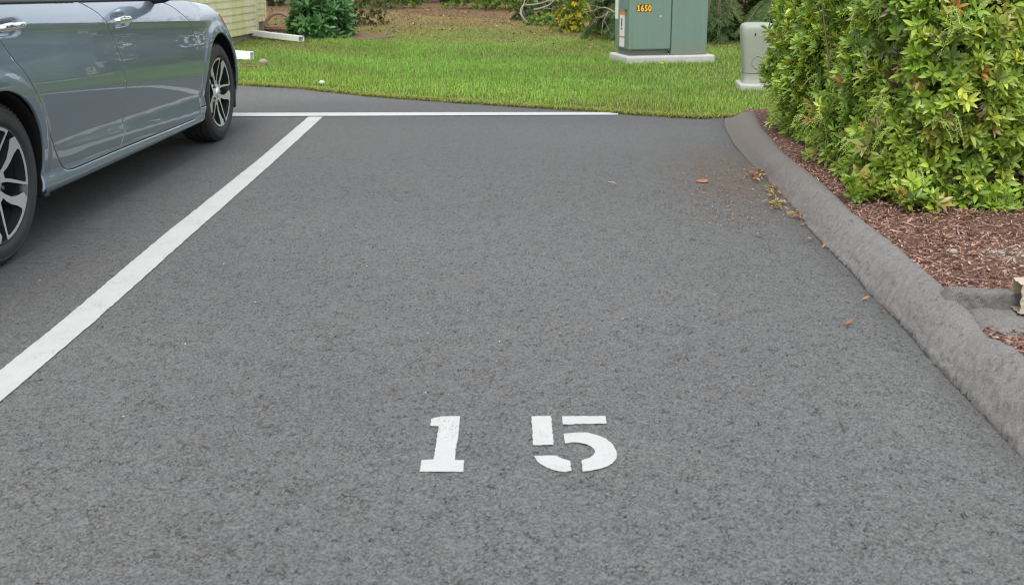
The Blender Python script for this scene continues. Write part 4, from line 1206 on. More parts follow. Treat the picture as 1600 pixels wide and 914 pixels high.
# ------------------------------------------------------------------ mulch chips and litter
def chips():
    rng = np.random.default_rng(4)
    n = 42000
    y = np.where(rng.random(n) < .8, rng.uniform(2.2, 5.4, n), rng.uniform(5.4, 7.4, n))
    x = np.interp(y, JY, JX) + 0.155 + rng.random(n) ** 1.3 * 1.9
    drain = (np.abs(y - 2.99 + .10 * (x - 1.36)) < 0.14)
    keep = ~drain & (x < 3.3)
    x, y = x[keep], y[keep]; n = len(x)
    z = bed_z(x, y) + 0.006 + np.abs(rng.normal(0, .006, n))
    D = rng.normal(size=(n, 3)) * [1, .75, .22]; N = nrmz(np.stack([rng.normal(0, .3, n), rng.normal(0, .3, n), np.ones(n)], 1))
    L = rng.gamma(2.0, 0.0082, n) + .004; W = rng.uniform(.0025, .0085, n)
    P = np.stack([x, y, z], 1) - nrmz(D) * (L / 2)[:, None]
    V, T, Q = leaves(P, D, N, L, W, rng.normal(0, .08, n), 0.15, (0.6, 0.9, 0.95))
    cols = [(0.125, 0.067, 0.050), (0.215, 0.121, 0.092), (0.31, 0.187, 0.143), (0.41, 0.27, 0.21), (0.50, 0.38, 0.30), (0.37, 0.18, 0.08)]
    t = pick(rng, n, cols, [3, 4, 3.2, 1.6, .6, .35]) * rng.uniform(.8, 1.2, (n, 1))
    wp = np.array(at(1572, 395, .09)); near = np.hypot(x - wp[0], (y - wp[1])) < 0.11 * rng.uniform(.4, 1.1, n)
    t = np.where((near & (rng.random(n) < .5))[:, None], [[0.40, 0.34, 0.28]], t)
    o = mesh_np('mulch_chips', V, [T, Q], M['chips'], None, False, np.repeat(t, 8, 0))
    tag(o, kind='stuff')
chips()

# ------------------------------------------------------------------ grass
def grass():
    rng = np.random.default_rng(11)
    def blades(x, y, h, wd, lean, tint):
        n = len(x); z = lawn_z(x, y)
        P = np.stack([x, y, z - .004], 1); a = rng.uniform(0, 6.28, n)
        S = np.stack([np.cos(a), np.sin(a), np.zeros(n)], 1); Fw = np.stack([-np.sin(a), np.cos(a), np.zeros(n)], 1)
        m_ = P + np.stack([np.zeros(n)] * 2 + [h * .6], 1) + Fw * (h * lean * .3)[:, None]
        tp = P + np.stack([np.zeros(n)] * 2 + [h * (1 - .35 * lean ** 2)], 1) + Fw * (h * lean)[:, None]
        V = np.stack([P - S * wd[:, None] / 2, P + S * wd[:, None] / 2, m_ + S * wd[:, None] * .4, m_ - S * wd[:, None] * .4, tp], 1).reshape(-1, 3)
        b = (np.arange(n) * 5)[:, None]
        return V, b + np.array([3, 2, 4]), b + np.array([0, 1, 2, 3]), np.repeat(tint, 5, 0)
    n = 290000
    x = rng.uniform(-6.0, 5.0, n); v = rng.random(n) ** 1.25 * 12.0
    y = yedge(x) + v + 0.01
    keep = (np.abs(x) < y * 0.58) & ~((x > 1.75) & (y < 7.42))
    x, y, v = x[keep], y[keep], v[keep]; n = len(x)
    pn = hash_noise(x, y, 1.1) * .6 + hash_noise(x + 9, y * 2.2, 2.7) * .4
    dry = sstep(11.0, 20.0, y + 2.2 * hash_noise(x, y, .9)) + .38 * sstep(.25, .9, pn) + .35 * sstep(.30, .02, v) * rng.random(n)
    dry += 0.5 * np.exp(-((x - 2.3) ** 2 / .7 + (y - 9.9) ** 2 / .35)) * rng.random(n) + .22 * sstep(1.2, 3, x)
    g = np.array([[0.225, 0.435, 0.072]]) * (1 - .30 * sstep(-.5, .6, pn))[:, None] + np.array([[0.085, 0.055, 0.01]]) * (sstep(1.9, .1, v) * (0.5 + .5 * rng.random(n)))[:, None]
    tan = np.array([[0.42, 0.34, 0.155]])
    d = np.clip(dry + rng.normal(0, .22, n), 0, 1)[:, None]
    t = (g * (1 - d) + tan * d) * rng.uniform(.72, 1.28, (n, 1))
    h = rng.uniform(.022, .056, n) * (1 - .45 * np.clip(dry, 0, 1)) * (0.6 + 0.5 * sstep(0, .25, v)) * (1 + .25 * pn)
    keep = rng.random(n) > .55 * np.clip(dry, 0, 1)
    parts = [blades(x[keep], y[keep], h[keep], rng.uniform(.0028, .0055, n)[keep], rng.uniform(.1, 1.1, n)[keep], t[keep])]
    # weedy fringe lapping on to the asphalt
    n = 22000
    x = rng.uniform(-4.2, 1.70, n); y = yedge(x) + rng.normal(.0, .03 + .03 * (hash_noise(x, x * 0, 6.0) > .1), n)
    cols = [(0.24, 0.32, 0.05), (0.31, 0.34, 0.075), (0.38, 0.31, 0.13), (0.15, 0.21, 0.04), (0.26, 0.17, 0.08)]
    parts.append(blades(x, np.maximum(y, yedge(x) - .05), rng.uniform(.010, .042, n), rng.uniform(.004, .009, n), rng.uniform(.3, 1.6, n), pick(rng, n, cols, [4, 3, 2, 2, 1]) * rng.uniform(.75, 1.2, (n, 1))))
    n = 70000                                                   # thin dry turf running up the bare slope
    x = rng.uniform(-8, 5, n); y = rng.uniform(13.5, 22.5, n); q = hash_noise(x, y, .7) + .5 * hash_noise(x, y * 1.7, 2.3)
    ok = (q > -.35 + .6 * rng.random(n)) | (y < 16); x, y, q = x[ok], y[ok], q[ok]; n = len(x)
    parts.append(blades(x, y, rng.uniform(.015, .04, n), rng.uniform(.006, .012, n), rng.uniform(.4, 1.5, n), np.where((rng.random(n) < .75 * sstep(19.0, 14.5, y + 1.6 * hash_noise(x + 4, y, 1.0)))[:, None], [[0.24, 0.34, 0.085]], pick(rng, n, [(0.36, 0.27, 0.13), (0.25, 0.25, 0.085), (0.42, 0.33, 0.18), (0.20, 0.14, 0.07)], [3, 3, 2, 1])) * rng.uniform(.75, 1.2, (n, 1))))
    V, T, Q, C = join(parts)
    tag(mesh_np('grass', V, [T, Q], M['grass'], None, False, C), kind='stuff')
    # leaf litter on the bare slope
    n = 6500
    x = rng.uniform(-7, 6, n); y = rng.uniform(13.0, 25, n)
    ok = rng.random(n) < sstep(12.5, 18.0, y + 1.5 * hash_noise(x, y, .8) + 1.8 * sstep(0, 2, x))
    x, y = x[ok], y[ok]; n = len(x)
    D = rng.normal(size=(n, 3)) * [1, 1, .3]; N = nrmz(np.stack([rng.normal(0, .5, n), rng.normal(0, .5, n), np.ones(n)], 1))
    V, T, Q = leaves(np.stack([x, y, lawn_z(x, y) + rng.uniform(.005, .03, n)], 1), D, N, rng.uniform(.03, .07, n), rng.uniform(.015, .035, n), rng.normal(0, .25, n), .3)
    t = pick(rng, n, [(0.13, 0.075, 0.04), (0.20, 0.115, 0.06), (0.27, 0.17, 0.09), (0.36, 0.28, 0.16), (0.09, 0.05, 0.03), (0.42, 0.38, 0.28)], [4, 4, 2.5, .7, 3, .12]) * rng.uniform(.8, 1.2, (n, 1))
    tag(mesh_np('leaf_litter', V, [T, Q], M['dryleaf'], None, False, np.repeat(t, 8, 0)), kind='stuff')
grass()

# ------------------------------------------------------------------ house corner
def house():
    c = at(403, 64); ang = math.atan2(0.095, 0.995)
    root = empty('house', (c.x, c.y, 0), 0)
    tag(root, 'pale yellow clapboard house corner with green algae stains', 'house')
    d = Vector((-math.sin(ang), -math.cos(ang), 0))      # along the wall, towards the camera
    nrm_ = Vector((math.cos(ang), -math.sin(ang), 0))
    a = NT('yellow_clapboard')
    n1 = a.noise(2.2, 4, 0.6, a.scale((1.6, 1.6, .16)))
    n2 = a.noise(9, 4, 0.6, a.scale((1, 1, .7)))
    col = a.mix(n2, (0.66, 0.62, 0.35), (0.76, 0.72, 0.48))
    col = a.mix(a.ramp(a.math('ADD', a.math('MULTIPLY', n1, .75), a.math('MULTIPLY', n2, .25)), [(0.50, 0.0), (0.62, 0.75)]), col, (0.55, 0.57, 0.13))
    col = a.mix(a.ramp(a.noise(4, 3, .5, a.scale((2.2, 2.2, 1))), [(0.56, 0.0), (0.70, 0.6)]), col, (0.78, 0.76, 0.62))
    M['siding'] = a.fin(col, 0.6, None, 0.3)
    M['trim'] = plain('yellow_corner_trim', (0.74, 0.71, 0.44), 0.55, 0.1)
    Z0, EXP = 0.128, 0.099
    def siding(o, d_, n_, L, top, name, z0=Z0, mat='siding'):
        m = MB(); k = int((top - z0) / EXP)
        for i in range(k):
            z = z0 + i * EXP
            prof_ = [(-0.02, z), (0.014, z), (0.014, z + 0.012), (0.003, z + EXP + 0.003), (-0.02, z + EXP + 0.003)]
            A = [o + n_ * p[0] + Vector((0, 0, p[1])) for p in prof_]; B = [p + d_ * L for p in A]
            n = len(A); m.add(A + B, [tuple(range(n)), tuple(reversed(range(n, 2 * n)))] + [(j, n + j, n + (j + 1) % n, (j + 1) % n) for j in range(n)])
        return m.build(name, M[mat], root)
    O = Vector((0, 0, 0))
    L = 3.0
    siding(O + d * 0.07, d, nrm_, L - 0.07, 3.2, 'siding')
    m = MB(); w_ = 0.075
    for o_, dd, nn in ((O, d, nrm_),):
        p = [o_ - d * 0.02 + nn * 0.02, o_ + dd * w_ + nn * 0.02, o_ + dd * w_ - nn * 0.03, o_ - d * 0.02 - nn * 0.10]
        m.add([q + Vector((0, 0, z)) for z in (Z0 - .008, 3.2) for q in p], [(3, 2, 1, 0), (4, 5, 6, 7), (0, 1, 5, 4), (1, 2, 6, 5), (2, 3, 7, 6), (3, 0, 4, 7)])
    m.build('corner_board', M['trim'], root)
    # body behind the cladding, end walls
    m = MB(); q = [O - nrm_ * .025 - d * .0, O + d * L - nrm_ * .025, O + d * L - nrm_ * 5, O - nrm_ * 5]
    m.add([p + Vector((0, 0, z)) for z in (Z0, 3.2) for p in q], [(3, 2, 1, 0), (4, 5, 6, 7), (0, 1, 5, 4), (1, 2, 6, 5), (2, 3, 7, 6), (3, 0, 4, 7)])
    m.build('wall', M['trim'], root)
    m = MB(); q = [O + d * .03 - nrm_ * .03, O + d * (L - .03) - nrm_ * .03, O + d * (L - .03) - nrm_ * 4.9, O + d * .03 - nrm_ * 4.9]
    m.add([p + Vector((0, 0, z)) for z in (-.1, Z0 - .001) for p in q], [(3, 2, 1, 0), (4, 5, 6, 7), (0, 1, 5, 4), (1, 2, 6, 5), (2, 3, 7, 6), (3, 0, 4, 7)])
    m.build('foundation', M['foundation'], root)
    # set-back bay beyond the corner
    o2 = aty(415, 33, 16.5); o2 = Vector((o2.x - c.x, o2.y - c.y, 0))
    z2 = aty(415, 33, 16.5).z
    siding(o2 + d * .06, d, nrm_, 1.62, 3.2, 'siding', z2)
    m = MB(); p = [o2 - d * .01 + nrm_ * .02, o2 + d * .06 + nrm_ * .02, o2 + d * .06 - nrm_ * .03, o2 - d * .01 - nrm_ * .08]
    m.add([q + Vector((0, 0, z)) for z in (z2 - .005, 3.2) for q in p], [(3, 2, 1, 0), (4, 5, 6, 7), (0, 1, 5, 4), (1, 2, 6, 5), (2, 3, 7, 6), (3, 0, 4, 7)])
    m.build('corner_board', M['trim'], root)
    m = MB(); q = [o2 + d * .02 - nrm_ * .03, o2 + d * 1.7 - nrm_ * .03, o2 + d * 1.7 - nrm_ * 4, o2 + d * .02 - nrm_ * 4]
    m.add([p + Vector((0, 0, z)) for z in (-.1, z2 - .001) for p in q], [(3, 2, 1, 0), (4, 5, 6, 7), (0, 1, 5, 4), (1, 2, 6, 5), (2, 3, 7, 6), (3, 0, 4, 7)])
    m.build('foundation', M['foundation'], root)
    # eaves
    m = MB(); q = [O - d * 0.4 + nrm_ * .45, O + d * (L + .4) + nrm_ * .45, O + d * (L + .4) - nrm_ * 5.4, O - d * .4 - nrm_ * 5.4]
    ap = [(O - d * .4 - nrm_ * 2.5) + Vector((0, 0, 4.7)), (O + d * (L + .4) - nrm_ * 2.5) + Vector((0, 0, 4.7))]
    v = [p + Vector((0, 0, 3.2)) for p in q] + ap
    m.add(v, [(0, 1, 5, 4), (2, 3, 4, 5), (0, 4, 3), (1, 2, 5), (3, 2, 1, 0)])
    m.build('roof', plain('roof_shingles', (0.08, 0.075, 0.07), 0.9, 0.3, 20), root)
house()

def spout(name, A, B, wd, hg, label, group=None):
    """white rectangular downspout leader lying on the ground, open at B"""
    A, B = Vector(A), Vector(B); d = (B - A).normalized(); s = d.cross(Vector((0, 0, 1))).normalized(); u = s.cross(d).normalized()
    root_o = A
    m = MB(); t = 0.004
    def ring(p, w_, h_): return [p - root_o + s * x * w_ / 2 + u * (y * h_) for x, y in ((-1, 0), (-.35, 0), (-.3, .04), (.3, .04), (.35, 0), (1, 0), (1, 1), (.35, 1), (.3, .95), (-.3, .95), (-.35, 1), (-1, 1))]
    r = [ring(A, wd, hg), ring(B, wd, hg), ring(B - u * 0 + u * t, wd - 2 * t, hg - 2 * t), ring(B - d * 0.25 + u * t, wd - 2 * t, hg - 2 * t)]
    n = 12
    m.add(sum(r, []), [(k * n + i, k * n + (i + 1) % n, (k + 1) * n + (i + 1) % n, (k + 1) * n + i) for k in range(3) for i in range(n)] + [tuple(reversed(range(n))), tuple(range(3 * n, 4 * n))])
    o = m.build(name, M['white_vinyl'], bevel=0.003); o.location = root_o
    return tag(o, label, 'downspout', group)
p1, p2 = at(404, 60, 0.05), at(471, 65.5, 0.05)
spout('downspout_extension', p1 + Vector((-.06, 0, .035)), p2, 0.10, 0.075, 'white downspout extension running from the house corner towards the dark shrub', 'white downspout extensions')
q2 = at(394, 93.5, 0.045)
spout('downspout_extension', q2 + Vector((-0.95, 0.25, .03)), q2, 0.085, 0.088, 'short white downspout end sticking out on the grass beside the car', 'white downspout extensions')

# ------------------------------------------------------------------ basket planter, garden globe
def basket():
    c = at(436.5, 54.5)
    root = empty('basket_planter', (c.x, c.y, 0.0))
    tag(root, 'faded pink basket planter with a tall arched handle behind the white downspout', 'planter')
    M['pinkstone'] = plain('faded_pink_cast_stone', (0.46, 0.32, 0.27), 0.85, 0.25, 18, 0.3)
    M['pinkbody'] = plain('pink_woven_body', (0.46, 0.24, 0.19), 0.85, 0.3, 22, 0.3)
    m = MB(); P = []
    for k in range(49):
        a = 2 * math.pi * k / 48; row = []
        for z, r_ in ((0.0, .13), (0.02, .155), (0.06, .185), (0.10, .20), (0.128, .205), (0.135, .195), (0.12, .17), (0.06, .15)):
            sc = 1 + 0.05 * math.sin(a * 12 + (z * 46)) * (z < .13)
            row.append((r_ * sc * math.cos(a) * 1.12, r_ * sc * math.sin(a) * .8, z))
        P.append(row)
    m.grid(P); m.build('bowl', M['pinkbody'], root, smooth=True)
    m = MB()
    for k in range(30):                                        # scalloped rim
        a = 2 * math.pi * k / 30
        m.lathe([(0.0, -.012), (.016, -.010), (.022, 0), (.016, .012), (0, .014)], 8, Matrix.Translation((.222 * math.cos(a), .158 * math.sin(a), .095)) @ Matrix.Rotation(R(90), 4, 'X'))
    m.build('scalloped_rim', M['pinkstone'], root, smooth=True)
    m = MB(); pts = [(-.215 * math.cos(t) * (1.0), 0.0, 0.12 + .215 * math.sin(t)) for t in np.linspace(-.25, math.pi + .25, 30)]
    m.tube(pts, [.030 - .006 * math.sin(math.pi * i / 29) for i in range(30)], 10)
    m.build('handle', M['pinkstone'], root, smooth=True)
basket()
c = at(425.5, 7.5)
m = MB(); m.lathe([(0.0, 0.0), (.05, .0), (.085, .03), (.10, .075), (.09, .12), (.055, .155), (0, .168)], 20, Matrix.Rotation(R(90), 4, 'X'))
o = m.build('garden_globe', plain('white_globe', (.6, .6, .58), .4, .08), smooth=True); o.location = (c.x, c.y, 0.0)
tag(o, 'small white globe on the ground far behind the arched planter', 'garden ornament')

# ------------------------------------------------------------------ pad-mounted transformer
def transformer():
    A, B = at(980, 89.3, .12), at(1118, 86.0, .12)
    A.z = B.z = 0
    yaw = math.atan2(B.y - A.y, B.x - A.x)
    root = empty('transformer_cabinet', (A.x, A.y, 0), yaw)
    tag(root, 'green steel transformer cabinet on a concrete pad with yellow 1650 label', 'utility cabinet')
    Wp = (B - A).length
    m = MB(); D = 0.60
    m.box((Wp / 2, D / 2, 0.035), (Wp, D, 0.17))
    pad = m.build('concrete_pad', M['concrete'], root, bevel=0.022, seg=3)
    x0, x1, y0 = 0.035, Wp - 0.085, 0.055
    W_ = x1 - x0; Dp = D - 0.14; H = 1.02; zt = 0.12
    xs_ = x0 + W_ * 0.535
    m = MB(); m.box((x0 + .045 + (xs_ - x0 - .05) / 2, y0 + Dp / 2 + .035, zt + .05), (xs_ - x0 - .05, Dp - .05, .12)); m.build('base_sill', M['steel_green'], root, bevel=.004)
    m = MB(); m.box((x0 + (xs_ - x0) / 2 - .002, y0 + Dp / 2, zt + .068 + (H - .068) / 2), (xs_ - x0 - .004, Dp, H - .068)); dl = m.build('door', M['steel_green'], root, bevel=.012, seg=3)
    m = MB(); m.box((xs_ + (x1 - xs_) / 2 + .003, y0 + Dp / 2, zt + H / 2 - .002), (x1 - xs_ - .005, Dp, H)); m.build('door', M['steel_green'], root, bevel=.012, seg=3)
    m = MB(); m.box((xs_, y0 + .055 + (Dp - .06) / 2, zt + H / 2), (.05, Dp - .09, H - .02)); m.build('door_seam', M['black'], root)
    m = MB(); m.box((x0 + W_ / 2, y0 + Dp / 2 + .01, zt + H + .012), (W_ + .03, Dp + .03, .03)); m.build('lid', M['steel_green'], root, bevel=.01)
    # bolts
    for bx, bz in ((xs_ - .012, zt + .012), (xs_ - .012, zt + .055)):
        m = MB(); m.lathe([(0, -.004), (.007, -.003), (.008, 0.004)], 10, Matrix.Translation((bx, y0 + .062 - .03, bz))); m.build('bolt', M['concrete'], root, smooth=True)
    m = MB(); m.box((x1 - .075, y0 - .001, zt + .62), (.012, .006, .012)); m.build('latch_hole', M['black'], root)
    m = MB(); m.box((xs_ - .135, y0 - .0015, zt + .435), (.026, .002, .02), Matrix.Rotation(.5, 3, 'Y')); m.build('paint_chip', M['concrete'], root)
    # number label
    M['maroon'] = plain('dark_label', (0.10, 0.03, 0.012), .5, .1); M['yellow'] = plain('yellow_lettering', (0.78, 0.50, 0.02), .5, .08)
    lz = zt + .487; lx = x0 + .083; lw, lh = .176, .078
    m = MB(); m.box((lx + lw / 2, y0 - .001, lz + lh / 2), (lw, .003, lh)); plate = m.build('number_label', M['maroon'], root)
    for i, ch in enumerate('1650'):
        pos_ = (lx + lw * (.125 + .25 * i), y0 - .0032, lz + .0065)
        if ch == '1':                                             # slab-serif one with a flag
            m = MB(); m.prism([(-.016, 0), (.016, 0), (.016, .011), (.0075, .011), (.0075, .066), (-.0065, .066), (-.016, .054), (-.016, .045), (-.0065, .050), (-.0065, .011), (-.016, .011)], .0006, -.0006, lambda p, z: (p[0], z, p[1]))
            d_ = m.build('digit', M['yellow'])
        else:
            cu = bpy.data.curves.new('digit', 'FONT'); cu.body = ch; cu.size = .092; cu.align_x = 'CENTER'; cu.offset = .0024; cu.extrude = .0006
            to = bpy.data.objects.new('digit', cu); COL.objects.link(to)
            dg = bpy.context.evaluated_depsgraph_get(); me = bpy.data.meshes.new_from_object(to.evaluated_get(dg))
            bpy.data.objects.remove(to)
            d_ = bpy.data.objects.new('digit', me); me.materials.clear(); me.materials.append(M['yellow']); COL.objects.link(d_)
            d_.rotation_euler = (R(90), 0, 0); d_.scale = (.80, 1, 1)
        d_.parent = plate; d_.location = pos_
    # stickers on the left side
    M['sticker'] = plain('white_sticker', (.66, .66, .63), .5, .05); M['orange'] = plain('orange_sticker', (.62, .20, .03), .5, .05); M['ink'] = plain('sticker_ink', (.06, .05, .09), .6, .05)
    def side_rect(y, z, w2, h, mat, x=-.0012, parent=None, name='warning_sticker'):
        m = MB(); m.box((x0 + x, y, z), (.002, w2, h)); return m.build(name, M[mat], parent or root)
    sy = y0 + .22
    st_ = side_rect(sy, zt + .325, .15, .235, 'sticker')
    side_rect(sy, zt + .462, .15, .036, 'orange', parent=st_, name='sticker_header')
    side_rect(sy + .01, zt + .36, .035, .09, 'ink', -.0026, st_, 'sticker_symbol')
    side_rect(sy + .01, zt + .29, .05, .018, 'ink', -.0026, st_, 'sticker_symbol')
    st2 = side_rect(sy, zt + .14, .15, .10, 'sticker')
    side_rect(sy, zt + .198, .15, .014, 'orange', parent=st2, name='sticker_header')
    side_rect(y0 + .405, zt + .52, .10, .26, 'sticker')
    m = MB(); m.box((x0 - .006, y0 + .10, zt + .62), (.014, .09, .22)); m.lathe([(0, -.02), (.02, -.018), (.024, .0)], 12, Matrix.Translation((x0 - .008, y0 + .10, zt + .475)) @ Matrix.Rotation(R(90), 4, 'Z')); m.build('hinge_bracket', M['steel_green'], root, bevel=.004)
transformer()

# ------------------------------------------------------------------ cable pedestal
def pedestal():
    c = at(1180, 139, .03)
    root = empty('cable_pedestal', (c.x + .05, c.y + .10, 0), R(-6))
    tag(root, 'pale green round-topped cable pedestal on a small concrete slab', 'pedestal')
    m = MB(); m.box((0.045, 0, 0.01), (.46, .40, .13)); m.build('slab', M['concrete'], root, bevel=.015, seg=3)
    def sec(z, w2, d2, r_=.05, n=6):
        o_ = []
        for sx, sy, a0 in ((1, -1, -90), (1, 1, 0), (-1, 1, 90), (-1, -1, 180)):
            for k in range(n):
                a = R(a0 + 90 * k / (n - 1)); o_.append((sx * (w2 / 2 - r_) + r_ * math.cos(a), sy * (d2 / 2 - r_) + r_ * math.sin(a), z))
        return o_
    def lean(p): return (p[0] + .0 - .055 * (p[2] - .06), p[1], p[2])
    lv = [(.064, .315, .27), (.085, .300, .26), (.11, .284, .245), (.165, .280, .245)]
    m = MB(); P = [[lean(q) for q in sec(z, a, b)] for z, a, b in lv]; P = [r + [r[0]] for r in P]; m.grid(P); m.add(P[-1][:-1], [tuple(range(24))])
    m.build('base_collar', M['pedestal'], root, smooth=True, auto=40)
    lv = [(.170, .282, .25), (.30, .290, .255), (.48, .30, .262), (.555, .302, .264), (.585, .290, .25), (.602, .262, .222), (.612, .20, .16), (.615, .12, .1)]
    m = MB(); P = [[lean(q) for q in sec(z, a, b, min(.05, b * .45))] for z, a, b in lv]; P = [r + [r[0]] for r in P]; m.grid(P); m.add(P[-1][:-1], [tuple(range(24))]); m.add(P[0][:-1], [tuple(reversed(range(24)))])
    m.build('cover', M['pedestal'], root, smooth=True, auto=40)
    m = MB(); m.box((-.065, -.134, .515), (.010, .004, .022), Matrix.Rotation(.2, 3, 'Y')); m.build('keyhole', M['black'], root)
    m = MB(); rr2 = random.Random(5)                            # moulded raised marks
    for i in range(9):
        a = i * .7; m.tube([(-.03 + .05 * math.cos(a + t) * (1 + .2 * i / 9), -.1305, .27 + .055 * math.sin(a + t)) for t in np.linspace(0, .5, 4)], .0035, 5)
    m.build('moulded_mark', M['pedestal'], root)
pedestal()

# ------------------------------------------------------------------ corrugated drain spout at the kerb
def drain():
    o_ = at(1584, 484, 0.082)
    root = empty('downspout_outlet', (o_.x + .004, o_.y, o_.z), R(-4))
    tag(root, 'beige ribbed downspout outlet resting at the end of the drain spur', 'downspout')
    M['beige'] = plain('beige_aluminium', (.40, .335, .245), .42, .15, 10)
    n = 40; P = []
    H_, W_ = .094, .075
    def rad(a, sh): # ribbed rectangle section
        x, y = math.cos(a), math.sin(a); k = max(abs(x), abs(y)); rib = 1 - .035 * (0.5 - .5 * math.cos(a * 16)) - sh
        return (x / k * W_ / 2 * rib, (y / k * .5 + .5) * H_ * rib + sh * H_ * .5)
    def ringp(x, sh): return [(x + .0022 * math.sin(9 * a), *rad(a, sh)) for a in np.linspace(0, 2 * math.pi, 97)]
    for x, sh in ((.9, 0), (.3, 0), (.0, 0), (.0, .05), (.25, .05), (.26, .6)): P.append(ringp(x, sh))
    m = MB(); m.grid(P); m.build('pipe', M['beige'], root, smooth=True, auto=50)
    m = MB(); m.tube([(-.001 + .0022 * math.sin(9 * a), *rad(a, .02)) for a in np.linspace(0, 2 * math.pi, 97)], .0013, 5)
    m.build('cut_edge', M['beige'], root, smooth=True)
drain()

# ------------------------------------------------------------------ planting behind the lawn
c = at(498, 66)
shrub('rhododendron', (c.x, c.y + .35, 0), (.47, .5, .82), 480, 9, .155, .044, [(0.050, 0.145, 0.040), (0.080, 0.200, 0.058), (0.130, 0.270, 0.085), (0.20, 0.33, 0.09)], [3, 4, 2, .5],
      'dark green large-leaved rhododendron beside the house corner', seed=31, elev=(50, 100), up=.55, mat='leaf', stems=12, lumpy=.12, curl=.1, base=.25)
GL = [(0.075, 0.150, 0.022), (0.120, 0.225, 0.032), (0.185, 0.30, 0.040), (0.045, 0.085, 0.020)]
DK = [(0.030, 0.060, 0.018), (0.050, 0.095, 0.024), (0.075, 0.125, 0.03), (0.05, 0.045, 0.02)]
YL = [(0.20, 0.27, 0.035), (0.30, 0.33, 0.04), (0.52, 0.40, 0.04), (0.12, 0.19, 0.03), (0.45, 0.28, 0.03)]
WG = 'shrubs along the wood edge'
def sh(px, py, dy, rad, n, cols, p, label, seed, L=.06, W=.03, **kw):
    q = at(px, py); shrub(kw.pop('name', 'wild_shrub'), (q.x, q.y + dy, 0), rad, n, kw.pop('k', 7), L, W, cols, p, label, kw.pop('group', WG), seed=seed, **kw)
sh(556, 44, .3, (.55, .5, .55), 150, DK, [3, 3, 1, 1.5], 'small dark shrub right behind the rhododendron', 41)
sh(590, 17, .5, (1.2, .8, .75), 420, GL, [3, 3, 1, 2], 'low green shrub beside the leaning pale branch', 42, .07, .035)
sh(640, 5, .9, (1.6, 1.0, 1.5), 480, GL, [2, 3, 1.5, 2], 'green shrub behind the bare slope, left of centre', 43, .08, .04)
sh(700, 8, .9, (1.5, .9, 1.9), 520, DK, [3, 3, 2, 1], 'dark green bush in the middle of the wood edge', 44, .08, .04)
sh(760, 18, .8, (1.2, .8, 1.0), 520, GL, [2, 3, 2, 1.5], 'bright green ferny bush at the top of the bare slope', 45, .08, .03)
sh(815, 21, .7, (1.0, .8, 1.1), 460, GL, [1, 3, 3, .7], 'lime green leafy bush left of the curved bare stem', 46, .075, .04)
sh(845, 36, .5, (.60, .5, .40), 240, DK, [2, 4, 2, .6], 'low dark green clump under the grey arching branches', 47, .06, .035)
sh(862, 46, .25, (.50, .35, .26), 200, GL, [1, 3, 2, 1], 'low bright green sprout in front of the yellow vine', 48, .055, .03)
sh(912, 56, .35, (.50, .40, .95), 420, YL, [3, 2.5, 1.6, 3, .5], 'tall yellowing vine between the grey branches and the cabinet', 49, .062, .038, name='climbing_vine', stems=10, lumpy=.28)
sh(940, 61, .1, (.28, .25, .26), 110, YL, [4, 2, .5, 3, .2], 'small yellow green clump at the foot of the vine', 50, .055, .035, name='climbing_vine')
sh(895, 22, 1.1, (1.6, .9, 1.9), 560, DK, [4, 2, .8, 2.5], 'dark thicket behind the yellowing vine', 51, .07, .035)
sh(505, 2, 1.5, (1.7, 1.0, 1.6), 460, DK, [3, 3, 1.2, 1.2], 'dark bush far behind the rhododendron', 52, .09, .045)
sh(440, -2, 1.0, (1.0, .8, .9), 240, GL, [2, 2, .6, 2], 'green bush far back beside the set back wall', 53, .08, .04)

def branch(name, pts, r0, label, twigs=0, seed=1, mat='greybark', group=None):
    rng = random.Random(seed); pts = [Vector(p) for p in pts]; o_ = pts[0].copy()
    sm = [Vector(q) for q in smooth_open([tuple(p) for p in pts], 7)]
    n = len(sm); m = MB(); m.tube([p - o_ for p in sm], [r0 * (1 - .75 * i / n) for i in range(n)], 7)
    for k in range(twigs):
        i = rng.randrange(n // 4, n - 1); p = sm[i]; d = (sm[i + 1] - sm[i]).normalized() + Vector((rng.gauss(0, .6), rng.gauss(0, .4), rng.gauss(0, .5)))
        l = rng.uniform(.12, .35); q = p + d.normalized() * l * .5; e = q + (d + Vector((rng.gauss(0, .4), 0, -.3))).normalized() * l * .5
        m.tube([p - o_, q - o_, e - o_], [r0 * .35, r0 * .25, r0 * .1], 5)
    ob = m.build(name, M[mat], smooth=True); ob.location = o_
    return tag(ob, label, 'branch', group)
def AY(px, py, Y): return tuple(aty(px, py, Y))
BG = 'bare grey branches at the wood edge'
branch('fallen_limb', [AY(527, 18, 16.6), AY(538, 8, 17.0), AY(552, 1, 17.4), AY(575, -25, 18.0), AY(600, -60, 18.4)], .055, 'pale leaning limb between the rhododendron and the low green shrub', 3, 1)
branch('dead_branch', [AY(823, 36.5, 16.6), AY(815, 25, 16.6), AY(814, 15, 16.7), AY(819, 5, 16.8), AY(822, -20, 17)], .022, 'curved bare stem bending up from the ground', 1, 2, group=BG)
branch('dead_branch', [AY(834, 16, 16.2), AY(850, 12, 16.2), AY(862, 5, 16.3), AY(872, -12, 16.5)], .020, 'bare grey branch arching above the dark green clump', 5, 3, group=BG)
branch('dead_branch', [AY(822, 9, 16.6), AY(840, 7, 16.5), AY(856, 1, 16.5), AY(870, -18, 16.7)], .020, 'topmost bare grey branch above the curved stem', 5, 4, group=BG)
branch('dead_branch', [AY(960, 20, 13.6), AY(950, 14, 13.7), AY(940, 13, 13.8), AY(928, 17, 13.9), AY(912, 20, 14)], .011, 'thin bare branch reaching left from behind the cabinet', 6, 5, group=BG)
